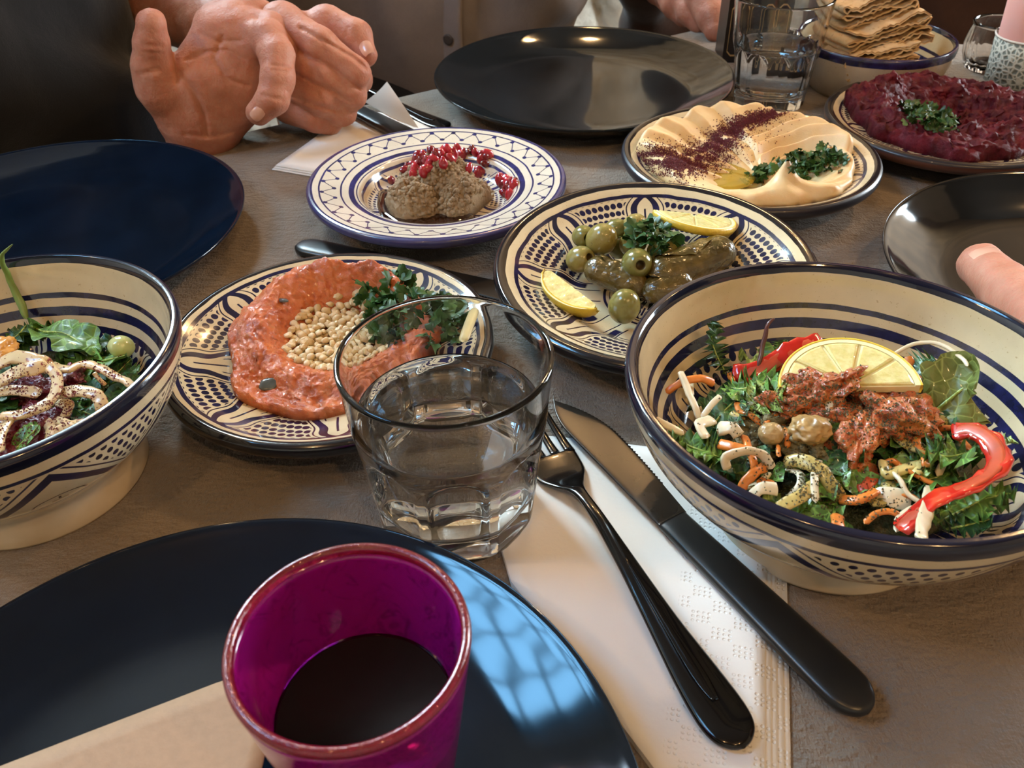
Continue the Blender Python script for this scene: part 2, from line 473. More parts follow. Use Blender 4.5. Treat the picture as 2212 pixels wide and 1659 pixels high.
# oak post in front of the stone wall
def post():
    a = aty(2104, 60, 1.85)
    n = 60; zs = np.linspace(FLOOR_Z, CEIL_Z, n); V = []
    for i, z in enumerate(zs):
        for (x, y) in ((0, 0), (.06, -.004), (.13, .0), (.40, -.003), (.80, 0), (1.20, -.004), (1.42, 0), (1.42, .14), (0, .14), (-.002, .07)):
            q = vn(np.array([[x*9+3, y*9, z*4.0]]))[0]*.006
            V.append((a[0]+x+q, 1.80+y+q, z))
    Fc = grid_faces(n, 10, cv=True); o = struct('trim_1', V, Fc.tolist(), M_post, True)
    o['label'] = 'brown oak panelling against the stone wall'
post()
# ceiling with a skylight opening
SX0, SX1, SY0, SY1 = -1.90, -1.10, -.20, .62
mb = MB()
for q in ((X0, X1, Y0, SY0), (X0, X1, SY1, Y1), (X0, SX0, SY0, SY1), (SX1, X1, SY0, SY1)): mb.add(*box(*q, CEIL_Z, CEIL_Z+.1))
o = link('ceiling', mb.mesh('ceiling', M_ceiling, False)); o['kind'] = 'structure'
def sky_mat(col, s):
    m = bpy.data.materials.new('daylight_pane'); m.use_nodes = True
    nt = m.node_tree; nt.nodes.clear(); e = nt.nodes.new('ShaderNodeEmission'); o = nt.nodes.new('ShaderNodeOutputMaterial')
    e.inputs[0].default_value = col+(1,); e.inputs[1].default_value = s; nt.links.new(e.outputs[0], o.inputs[0]); return m
M_sky = sky_mat(SKY_COL, SKY_PANE); M_sky2 = sky_mat(SKY2_COL, SKY2_PANE)
win = link('window_1', mesh('window_frame', *box(0, .001, 0, .001, 0, .001), M_frame)); win['kind'] = 'structure'
mb = MB()
for q in ((SX0, SX0+.04, SY0, SY1), (SX1-.04, SX1, SY0, SY1), (SX0, SX1, SY0, SY0+.04), (SX0, SX1, SY1-.04, SY1)): mb.add(*box(*q, CEIL_Z+.02, CEIL_Z+.07))
win.data = mb.mesh('window_frame', M_frame, False)
bm1 = MB()
link('pane', mesh('pane', *box(SX0+.03, SX1-.03, SY0+.03, SY1-.03, CEIL_Z+.06, CEIL_Z+.065), M_sky, False), win)
for k in (1, 2, 3):
    x = SX0+(SX1-SX0)*k/4; link('muntin', mesh('muntin', *box(x-.009, x+.009, SY0, SY1, CEIL_Z+.03, CEIL_Z+.055), M_frame, False), win)
for k in (1, 2, 3, 4):
    y = SY0+(SY1-SY0)*k/5; link('muntin', mesh('muntin', *box(SX0, SX1, y-.008, y+.008, CEIL_Z+.028, CEIL_Z+.05), M_frame, False), win)

def wall_window(name, axis, p, u0, u1, z0, z1, mat, side):
    """framed daylight window standing on the inner face of a wall ; axis 0: wall at x = p, axis 1: wall at y = p"""
    def bx_(ua, ub, za, zb, d0, d1):
        lo, hi = sorted((p-side*d0, p-side*d1))
        return box(lo, hi, ua, ub, za, zb) if axis == 0 else box(ua, ub, lo, hi, za, zb)
    mb = MB()
    for q in ((u0, u0+.05, z0, z1), (u1-.05, u1, z0, z1), (u0, u1, z0, z0+.05), (u0, u1, z1-.05, z1)): mb.add(*bx_(*q, 0, .11))
    w = link(name, mb.mesh('window_frame', M_frame, False)); w['kind'] = 'structure'
    link('pane', mesh('pane', *bx_(u0+.04, u1-.04, z0+.04, z1-.04, .085, .09), mat, False), w)
    for k in (1, 2, 3):
        u = u0+(u1-u0)*k/4; link('muntin', mesh('muntin', *bx_(u-.010, u+.010, z0, z1, .09, .105), M_frame, False), w)
    link('muntin', mesh('muntin', *bx_(u0, u1, (z0+z1)/2-.01, (z0+z1)/2+.01, .09, .105), M_frame, False), w)
wall_window('window_2', 1, Y1, -1.95, -.72, 1.08, 1.68, M_sky2, 1)
wall_window('fill_window_3', 0, X1, 1.10, 1.90, -.10, 1.10, sky_mat((.80, .92, 1.0), WALL_FILL_PANE), 1)  # unseen window added as fill to brighten the stone wall

# ------------------------------------------------------------------ table and cloth
C1 = (.25, 1.0)
TP = [(-.85, .345), C1, (.67, .832), (.67, -.55), (-.85, -.55)]
M_table = simple('table_wood', (.10, .055, .03), .45, .35, 8, .001, 40)
table = empty('dining_table', (0, .3, FLOOR_Z)); tag(table, 'large dining table under a beige tablecloth', 'table')
def inset(poly, d):
    P = np.array(poly); c = P.mean(0); return [tuple(p+(c-p)/np.linalg.norm(c-p)*d) for p in P]
def prism(poly, z0, z1):
    n = len(poly); V = [(x, y, z0) for x, y in poly]+[(x, y, z1) for x, y in poly]
    return V, [tuple(range(n)), tuple(range(2*n-1, n-1, -1))]+[(i, i+n, (i+1) % n+n, (i+1) % n) for i in range(n)]
ip = inset(TP, .012)
V, Fc = prism([(x, y-.3) for x, y in ip], -FLOOR_Z-.032, -FLOOR_Z-.0022)
link('tabletop', mesh('tabletop', V, Fc, M_table, False), table)
for (x, y) in ((-.7, -.40), (.58, -.40), (.58, .74), (.22, .88), (-.7, .30)):
    link('leg', mesh('leg', *box(x-.03, x+.03, y-.33, y-.27, 0, -FLOOR_Z-.032), M_table, False), table)

mc = Mat('beige_crepe_cloth', .85, .25, sheen=.15)
n1 = mc.noise(800, 3, .6, stretch=(1, .5, 1)); n2 = mc.noise(270, 2, .6, stretch=(.55, 1, 1)); n3 = mc.noise(9, 3)
vy = mc.noise(2600, 2)
base = mc.ramp(n3, [(.3, (.20, .155, .12)), (.7, (.25, .20, .155))])
fl = mc.ramp(vy, [(.3, (.86, .86, .86)), (.62, (1, 1, 1))])
mc.set('Base Color', mc.mix(.8, base, fl, 'MULTIPLY'))
mc.bump(n1*.5+n2*.8+mc.noise(40, 2)*1.5, .0042, .9)
M_cloth = mc.m
def cloth():
    out = resample_poly(TP, .03); n = len(out); c = out.mean(0)
    V = []; 
    rings = []
    # top : rings from the centre outward
    ks = np.linspace(0, 1, 26)[1:]
    V.append((c[0], c[1], 0)); 
    for k in ks:
        rings.append(len(V))
        for p in out: q = c+(p-c)*k; V.append((q[0], q[1], 0))
    edge = out
    nx = np.roll(edge, -1, 0)-np.roll(edge, 1, 0); nrm = np.stack([-nx[:, 1], nx[:, 0]], 1); nrm /= np.linalg.norm(nrm, axis=1)[:, None]
    if ((edge-c)*nrm).sum() < 0: nrm = -nrm
    s = np.arange(n)
    for j, dz in enumerate((.003, .012, .05, .10, .16, .22, .27)):
        rings.append(len(V))
        off = .002+.004*min(1, dz/.012)+.05*dz+.020*dz/.27*np.sin(s*.9+np.sin(s*.31)*2)
        for i in range(n): q = edge[i]+nrm[i]*off[i]; V.append((q[0], q[1], -dz))
    Fc = [(0, rings[0]+i, rings[0]+(i+1) % n) for i in range(n)]
    for a, b in zip(rings[:-1], rings[1:]): Fc += [(a+i, b+i, b+(i+1) % n, a+(i+1) % n) for i in range(n)]
    V = np.array(V); m0 = len(V); V2 = V.copy(); V2[:, 2] -= .0018
    e = V2[:, 2] < -.003; V2[e, :2] = c+(V2[e, :2]-c)*.997
    Fc2 = [tuple(reversed([q+m0 for q in f])) for f in Fc]; b = rings[-1]
    Fc3 = [(b+i, b+i+m0, b+(i+1) % n+m0, b+(i+1) % n) for i in range(n)]
    me = mesh('tablecloth', np.concatenate([V, V2]), Fc+Fc2+Fc3, M_cloth)
    return tag(link('tablecloth', me), 'beige crinkled tablecloth covering the whole table', 'tablecloth')
cloth()

# ------------------------------------------------------------------ plates and bowls
def dish(name, cx, cy, prof_in, prof_out, m_in, m_out, label, cat, group=None, z=0.0, rot=(0, 0, 0), sub=5, n=144, wob=0.0):
    pi = smooth_prof(prof_in, sub); po = smooth_prof(prof_out, sub)
    prof = [tuple(p) for p in pi]+[tuple(p) for p in po[1:]]
    prof = [(max(0, r), zz) for r, zz in prof]; prof[0] = (0, prof[0][1]); prof[-1] = (0, prof[-1][1])
    rf = (lambda r, zz, t: r*(1+wob*math.sin(2*t+.6)+wob*.6*math.sin(3*t))) if wob else None
    V, Fc, sg = lathe(prof, n, rf); k = len(pi)-1
    me = mesh(name, V, [tuple(reversed(f)) for f in Fc], [m_in, m_out], True, [0 if s < k else 1 for s in sg])
    o = link(name, me, loc=(cx, cy, z), rot=rot); tag(o, label, cat, group)
    o_z = lambda r: z+float(np.interp(r, pi[:, 0], pi[:, 1]))
    return o, o_z

def glaze(name, c, c2):
    m = Mat(name, .07, .45, coat=.0); n = m.noise(30, 5, .6); sp_ = m.noise(900, 2)
    col = m.ramp(n, [(.3, c), (.7, c2)]); s2 = m.ramp(sp_, [(.3, (.55, .6, .65)), (.5, (1, 1, 1))])
    m.set('Base Color', m.mix(.7, col, s2, 'MULTIPLY')); m.bump(m.noise(16, 2), .0006, .25)
    return m.m
M_navy = glaze('navy_glaze', (.0020, .0052, .0115), (.0034, .0085, .0185))
M_navy2 = glaze('deep_blue_glaze', (.0014, .0050, .0130), (.0026, .0090, .0240))
M_slate = glaze('slate_glaze', (.0050, .0080, .0095), (.0090, .0125, .0150))
M_blackg = glaze('black_glaze', (.0035, .0042, .0045), (.0065, .0075, .0080))
def big_plate(name, cx, cy, m, label, Rr=.1355):
    k = Rr/.1355
    pin = [(0, .0060), (.05*k, .0060), (.088*k, .0063), (.103*k, .0090), (.118*k, .0150), (.129*k, .0205), (.1335*k, .0230), (.1352*k, .0235)]
    pout = [(.1352*k, .0240), (.1355*k, .0226), (.133*k, .0200), (.121*k, .0118), (.106*k, .0035), (.094*k, .0006), (.088*k, .0), (.085*k, .0012), (.083*k, .0030), (0, .0030)]
    return dish(name, cx, cy, pin, pout, m, m, label, 'plate')
big_plate('dinner_plate', -.0971, .1073, M_navy, 'empty navy blue dinner plate with the purple glass standing on it', .1378)
big_plate('dinner_plate', .0707, .7832, M_slate, 'empty dark slate dinner plate in front of the grey-shirted person', .1355)
big_plate('dinner_plate', -.3125, .5165, M_navy2, 'empty bright blue dinner plate behind the leafy salad bowl', .1330)
big_plate('dinner_plate', .3592, .4249, M_blackg, 'empty black dinner plate with a thumb resting on its edge', .1337)

M_inkside = simple('dark_glazed_side', (.013, .012, .014), .14, .3, 40, coat=.4)
M_violet = simple('violet_blue_side', (.050, .048, .145), .22, .35, 50, coat=.4)
M_terra = Mat('terracotta_side', .35, coat=.2)
_x, _y, _z = M_terra.xyz()
M_terra.set('Base Color', M_terra.mix(_z.above(.0215, .0008), M_terra.ramp(M_terra.noise(40, 4), [(.3, (.055, .018, .010)), (.7, (.09, .032, .018))]), (.014, .012, .018)))
M_terra = M_terra.m

# zigzag rim plate (aubergine mash)
Z_POM = None
pin = [(0, .0080), (.020, .0080), (.042, .0088), (.050, .0120), (.0545, .0185), (.058, .0205), (.070, .0232), (.083, .0262), (.0885, .0270)]
pout = [(.0885, .0270), (.0908, .0262), (.0915, .0235), (.0900, .0205), (.082, .0170), (.066, .0125), (.052, .0050), (.047, .0), (.044, .0), (.042, .0035), (0, .0035)]
_, Z_POM = dish('small_plate', -.0500, .5624, pin, pout, mat_zigzag('zigzag_pottery', .0912), M_violet, 'white plate with a blue zigzag and dot rim under the brown mash', 'plate')
# three sibling plates with arches and dotted fields
def plate_C(cx, cy, Rr, zr, mat, mside, label, z=0.0, rot=(0, 0, 0), well=.62, deep=.010):
    pin = [(0, deep*.75), (.3*Rr, deep*.8), (well*Rr*.8, deep), (well*Rr, deep+(zr-deep)*.34), (.78*Rr, deep+(zr-deep)*.62), (.90*Rr, zr-.0022), (.955*Rr, zr), (.98*Rr, zr)]
    pout = [(.98*Rr, zr), (Rr, zr-.0018), (Rr, zr-.0060), (.955*Rr, zr-.0095), (.82*Rr, zr-.0135), (.62*Rr, .0050), (.54*Rr, 0), (.50*Rr, 0), (.48*Rr, .003), (0, .003)]
    return dish('small_plate', cx, cy, pin, pout, mat, mside, label, 'plate', None, z, rot)
o_olive, Z_OLI = plate_C(.0842, .4275, .0930, .0325, mat_dish_C('arches_pottery_black', .0930, .925, .865, .30, 8, rot=.45), M_inkside,
    'blue and white plate with a thick black rim holding the olives', z=.0035, rot=(R(3.8), R(-.8), 0))
o_dip, Z_DIP = plate_C(-.0958, .3700, .0875, .0285, mat_dish_C('arches_pottery_blue', .0875, .945, .905, .36, 8, rot=.2), M_inkside,
    'blue and white plate holding the orange pepper dip', well=.60)
o_hum, Z_HUM = plate_C(.1762, .5877, .0921, .0300, mat_dish_C('arches_pottery_grey', .0921, .935, .875, .36, 8, rot=.1), M_terra,
    'blue rimmed plate filled with pale hummus')
o_beet, Z_BEET = plate_C(.3526, .6606, .0940, .0240, mat_dish_C('arches_pottery_brown', .0940, .93, .87, .36, 8, ink=(.02, .012, .012), blue=(.03, .02, .05), rot=.3, rimc=(.022, .018, .015)), M_terra,
    'patterned plate with a dark rim holding the beetroot spread')

def mat_plain_out(zt, blue, cream):
    m = pottery_base('bowl_plain_outside', .25); t, r, z, r0 = polar(m, .0006)
    return pot_finish(m, z.above(zt-.0075), blue, cream=cream)
# deep footed bowls
M_foot = Mat('cream_glaze_foot', .25, coat=.3)
M_foot.set('Base Color', M_foot.ramp(M_foot.noise(40, 4), [(.3, (.50, .40, .27)), (.7, (.62, .52, .38))])); M_foot = M_foot.m
def bowl(cx, cy, Rr, zt, zin_floor, blue, K, rot, label, foot=.0505, tilt=(0, 0, 0), cream=CREAM, plain=False):
    s = Rr/.090
    pin = [(0, zin_floor), (.030*s, zin_floor+.0012), (.048*s, zin_floor+.0075), (.064*s, zt-.043), (.0755*s, zt-.027), (.0820*s, zt-.012), (.0845*s, zt-.003), (.0862*s, zt)]
    pout = [(.0862*s, zt), (.0888*s, zt-.0004), (.0900*s, zt-.0030), (.0892*s, zt-.0075), (.0868*s, zt-.0160), (.0815*s, zt-.028), (.0725*s, zt-.040), (.060*s, zt-.0505), (foot+.001, zt-.0560)]
    f = [(foot+.001, zt-.0560), (foot-.0035, .012), (foot, .0012), (foot-.0015, 0), (foot-.005, 0), (foot-.007, .004), (foot-.012, .008), (0, .0085)]
    pi = smooth_prof(pin, 6); po = smooth_prof(pout, 6); pf = smooth_prof(f, 3)
    V, Fc, sg = lathe([tuple(p) for p in pi]+[tuple(p) for p in po[1:]], 168); k = len(pi)-1
    V = np.array(V)
    mi, mo = mat_bowl_in('bowl_inside', zt, blue), (mat_plain_out(zt, blue, cream) if plain else mat_bowl_out('bowl_outside', zt, blue, K, rot, cream))
    o = link('salad_bowl', mesh('salad_bowl', V, [tuple(reversed(q)) for q in Fc], [mi, mo], True, [0 if q < k else 1 for q in sg]), loc=(cx, cy, 0), rot=tilt)
    tag(o, label, 'bowl')
    prof = [(max(r, 0), z) for r, z in pf]; prof[-1] = (0, prof[-1][1])
    V, Fc, sg = lathe(prof, 120)
    link('foot', mesh('foot', V, [tuple(reversed(q)) for q in Fc], M_foot), o)
    zf = lambda r: float(np.interp(r, pi[:, 0], pi[:, 1]))
    return o, zf
o_bR, Z_BR = bowl(.1385, .2670, .0930, .0760, .020, (.016, .017, .075), 7, .35, 'deep blue and white bowl holding the salad with a lemon slice', .0508, tilt=(R(-1.5), R(.5), 0))
o_bL, Z_BL = bowl(-.2290, .3000, .0825, .0750, .020, (.012, .012, .055), 7, 0.9, 'deep blue and white bowl holding the sumac dusted salad', .0492)
o_bB, Z_BB = bowl(.3380, .7970, .0690, .0450, .012, (.02, .02, .10), 7, .2, 'blue rimmed white bowl full of folded flatbread', .040, cream=(.50,.42,.32), plain=True)
# ------------------------------------------------------------------ cutlery
M_black = Mat('black_steel', .16, .6, col=(.018, .016, .015), metal=.75, coat=.3)
M_black.bump(M_black.noise(60, 2), .0003, .2); M_black = M_black.m
M_satin = simple('satin_black_handle', (.010, .010, .010), .32, .2, 80)
M_brown_blade = simple('dark_bronze_blade', (.034, .025, .018), .26, .2, 60, metal=.35)
def loft(st, n=14, sq=.7):
    """stations (x, y_low, y_high, z_bottom, z_top)"""
    V = []
    for (x, a, b, z0, z1) in st:
        c, h = (a+b)/2, (b-a)/2; cz, hz = (z0+z1)/2, (z1-z0)/2
        for j in range(n):
            t = 2*PI*j/n; cc, ss = math.cos(t), math.sin(t)
            V.append((x, c+h*math.copysign(abs(cc)**sq, cc), cz+hz*math.copysign(abs(ss)**sq, ss)))
    m = len(st); Fc = [tuple(q) for q in grid_faces(m, n, cv=True).tolist()]
    Fc += [tuple(reversed(range(n))), tuple(range((m-1)*n, m*n))]
    return V, [tuple(reversed(f)) for f in Fc]
def stations(keys, n):
    K = np.array(keys); P = smooth_prof(K, n); return [tuple(p) for p in P]
def sharpen(V, x0, x1): return V
def knife(loc, ang, label, L=1.0, pitch=0.0):
    # x : 0 handle end -> .208 tip ; y positive = back of blade ... serrated edge on negative y
    hd = stations([(0, -.0005, .0005, .0022, .0030), (.0015, -.0045, .0045, .0006, .0052), (.006, -.0082, .0082, 0, .0062), (.014, -.0097, .0097, 0, .0066), (.040, -.0092, .0092, 0, .0066), (.075, -.0082, .0082, .0003, .0064), (.100, -.0076, .0076, .0008, .0058), (.108, -.0078, .0074, .0012, .0050)], 4)
    bl = [(.1075, -.0078, .0070, .0020, .0042)]
    n = 60
    for i in range(n+1):
        u = i/n; x = .108+.100*u
        yb = .0070-.0015*u-.0185*max(0, u-.72)**2/.0784*.55
        ye = -.0085-.0062*math.sin(min(1, u*1.05)*PI*.62)+.0150*max(0, u-.55)**2/.2025
        if u > .12: ye += .0003*math.sin(i*PI)
        if ye > yb-.0004: ye = yb-.0004
        bl.append((x, ye, yb, .0024, .0037))
    o = link('table_knife', mesh('table_knife', *loft(bl, 16, .35), M_brown_blade), loc=loc, rot=(0, pitch, ang))
    link('handle', mesh('handle', *loft(hd, 18, .62), M_satin), o)
    mb = MB()
    for i in range(34):
        x = .128+i*.0021; u = (x-.108)/.1
        ye = -.0085-.0062*math.sin(min(1, u*1.05)*PI*.62)+.0150*max(0, u-.55)**2/.2025
        mb.add([(x-.0010, ye+.0003, .0026), (x+.0010, ye+.0003, .0026), (x, ye-.0007, .0030), (x-.0010, ye+.0003, .0035), (x+.0010, ye+.0003, .0035)], [(0, 2, 1), (3, 4, 2), (0, 3, 2), (1, 2, 4)])
    link('serration', mb.mesh('serration', M_brown_blade, False), o)
    tag(o, label, 'knife'); return o
def fork(loc, ang, label, pitch=0.0):
    # x : 0 handle end -> .195 tine tips
    hd = stations([(0, -.0005, .0005, .0022, .0030), (.0015, -.0045, .0045, .0008, .0046), (.006, -.0085, .0085, .0002, .0052), (.014, -.0100, .0100, 0, .0050), (.030, -.0092, .0092, .0002, .0050), (.055, -.0066, .0066, .0016, .0062), (.085, -.0042, .0042, .0050, .0094), (.110, -.0030, .0030, .0068, .0108), (.128, -.0032, .0032, .0058, .0090), (.138, -.0075, .0075, .0030, .0050), (.146, -.0118, .0118, .0010, .0028), (.156, -.0130, .0130, .0005, .0022), (.160, -.0130, .0130, .0006, .0022)], 4)
    o = link('fork', mesh('fork', *loft(hd, 18, .8), M_black), loc=loc, rot=(0, pitch, ang))
    for k in range(4):
        y = (-1.5+k)*.0072
        st = [(.159, y-.0026, y+.0026, .0006, .0022), (.170, y-.0021, y+.0021, .0006, .0021), (.185, y-.0017, y+.0017, .0022, .0036), (.197, y-.0012, y+.0012, .0052, .0064), (.199, y-.0004, y+.0004, .0060, .0064)]
        link('tine', mesh('tine', *loft(stations(st, 3), 8, .9), M_black), o)
    # pressed groove on the handle
    g = stations([(.018, -.0015, .0015, .0049, .0053), (.03, -.003, .003, .0046, .00535), (.055, -.0018, .0018, .0058, .00655), (.085, -.0008, .0008, .0090, .0097)], 4)
    link('handle_ridge', mesh('handle_ridge', *loft(g, 8, .9), M_black), o)
    tag(o, label, 'fork'); return o
def aim(a, b): return math.atan2(b[1]-a[1], b[0]-a[0])
ka, kb = atz(1878, 1540, .007), atz(1188, 872, .006)
knife((ka[0], ka[1], .0042), aim(ka, kb), 'black table knife with a bronze blade lying on the front napkin')
fa, fb = atz(1606, 1622, .005), atz(1238, 1062, .006)
fork((fa[0], fa[1], .0042), aim(fa, fb), 'black fork lying on the front napkin beside the water glass')
# cutlery at the far napkin
ka, kb = atz(872, 290, .009), atz(745, 226, .009)
knife((ka[0]+.012, ka[1]-.012, .0052), aim(ka, kb), 'black table knife on the far napkin by the curled fingers')
fa, fb = atz(968, 272, .005), atz(862, 226, .007)
fork((fa[0], fa[1], .0005), aim(fa, fb), 'black fork behind the folded peak of the far napkin')
# knife lying between the plates
sa, sb = atz(640, 528, .004), atz(1046, 612, .004)
knife((sa[0], sa[1], .0002), aim(sa, sb), 'black knife with its handle end showing above the orange dip plate')

# ------------------------------------------------------------------ napkins
mn = Mat('white_paper_napkin', .85, .2, col=(.80, .77, .73), sheen=.1)
x, y, z = mn.xyz()
u = (x*.970-y*.243); w = (x*.243+y*.970)
P_ = .0021
du = ((u/P_).frac()-.5)*P_; dw = ((w/P_).frac()-.5)*P_
dot = (du*du+dw*dw).sqrt()
cell = ((u/(P_*4)).floor()*.5).frac()*2.0; cell2 = ((w/(P_*3)).floor()*.5).frac()*2.0
band = (cell-cell2).abs().below(.5, .1)
emb = dot.below(.00055, .0004)*band*(u-.012).above(0, .001)
mn.bump(mn.noise(500, 3)*.25+mn.noise(30, 2)*1.5-emb*.9, .0006, .6); M_napkin = mn.m
def sheet(poly, z0, t, name='sheet', parent=None, wav=.0004, seed=0, step=.006, mat=None, hf=None):
    """thin slab following a polygon, triangulated as a fan of rings"""
    out = resample_poly(poly, step); n = len(out); c = out.mean(0); V = []
    rings = 9
    for s in (1, -1):
        V.append((c[0], c[1], z0+s*t/2))
        for k in range(1, rings+1):
            f = k/rings
            for p in out: q = c+(p-c)*f; V.append((q[0], q[1], z0+s*t/2))
    V = np.array(V); 
    dz = wav*vn(np.stack([V[:, 0]*38+seed, V[:, 1]*38, V[:, 0]*0], -1))
    if hf: dz = dz+np.array([hf(p[0], p[1]) for p in V])
    V[:, 2] += dz
    m = 1+rings*n; Fc = []
    for b, rv in ((0, False), (m, True)):
        L = [(b, b+1+i, b+1+(i+1) % n) for i in range(n)]
        for k in range(rings-1):
            a, d = b+1+k*n, b+1+(k+1)*n; L += [(a+i, d+i, d+(i+1) % n, a+(i+1) % n) for i in range(n)]
        Fc += [tuple(reversed(f)) if rv else f for f in L]
    a, d = 1+(rings-1)*n, m+1+(rings-1)*n
    Fc += [(a+i, d+i, d+(i+1) % n, a+(i+1) % n) for i in range(n)]
    return mesh(name, V, Fc, mat or M_napkin)
def napkin_front():
    TR = np.array((.1305, .296)); TL = np.array((-.006, .322)); BR = np.array((.0835, .105))
    nap = None
    for k in range(5):
        s = k*.0024
        poly = [TL+np.array((s*.3, -s*.4)), TR-np.array((s, s*.2)), BR-np.array((s, 0)), (.060, .110), (.050, .138), (.030, .172), (-.002, .225), (-.012, .270)]
        me = sheet(poly, .0006+k*.00068, .0006, 'front_napkin' if k == 0 else 'fold', seed=k)
        if k == 0: nap = link('paper_napkin', me)
        else: link('fold', me, nap)
    tag(nap, 'white embossed paper napkin under the front knife and fork', 'napkin')
napkin_front()
def napkin_back():
    A, B = atz(588, 368), atz(760, 398); C = atz(905, 262); D = atz(765, 240); E2 = atz(865, 222)
    # keep the points on the cloth
    p = [A[:2], B[:2], (B[0]+.03, B[1]+.03), atz(960, 330)[:2], C[:2], (-.105, .765), D[:2]]
    p[5] = atz(800, 250)[:2]; p = [p[0], p[1], p[3], p[4], p[5], p[6]]
    o = None
    for k in range(3):
        q = [np.array(v)+np.array((.0015, .0008))*k for v in p]
        me = sheet(q, .0008+k*.0010, .0009, 'far_napkin', seed=5+k)
        o = link('paper_napkin', me) if k == 0 else o
        if k: link('fold', me, o)
    # upright folded corner
    a = atz(788, 222, .002); b = atz(905, 280, .002); t = atz(835, 176, .040)
    a = np.array([a[0], a[1], .003]); b = np.array([b[0], b[1], .003]); 
    t = aty(836, 176, (a[1]+b[1])/2+.004)
    n = 16; V = []
    for s in (0, 1):
        for i in range(n+1):
            u = i/n
            base = a+(b-a)*u
            for j in range(n+1):
                v = j/n; q = base+(t-base)*v*(1-.0*u)
                q = q+np.array([.3, -.9, .1])*(.010*math.sin(u*PI)*(1-v)+.004*math.sin(v*PI))
                V.append(q+np.array([.0003, -.0009, 0])*s)
    m = n+1; Fc = grid_faces(m, m).tolist(); F2 = [tuple(reversed([q+m*m for q in f])) for f in Fc]
    link('upright_corner', mesh('upright_corner', V, [tuple(f) for f in Fc]+F2, M_napkin), o)
    tag(o, 'white paper napkin with one corner standing up near the hands', 'napkin')
napkin_back()
# kraft paper card
M_kraft = simple('kraft_card', (.29, .165, .085), .7, .10, 300, .0002)
pa, pb = atz(-120, 1706, .0250), atz(470, 1479, .0250)
o = link('menu_card', sheet([pa[:2], pb[:2], (pb[0]+.022, pb[1]+.008), (pb[0]+.022, pb[1]-.10), (pa[0]+.0, pa[1]-.14)], 0, .0012, 'menu_card', wav=.0002, mat=M_kraft))
o.location = (0, 0, .0256); tag(o, 'plain tan cardboard sheet lying across the front plate', 'card')

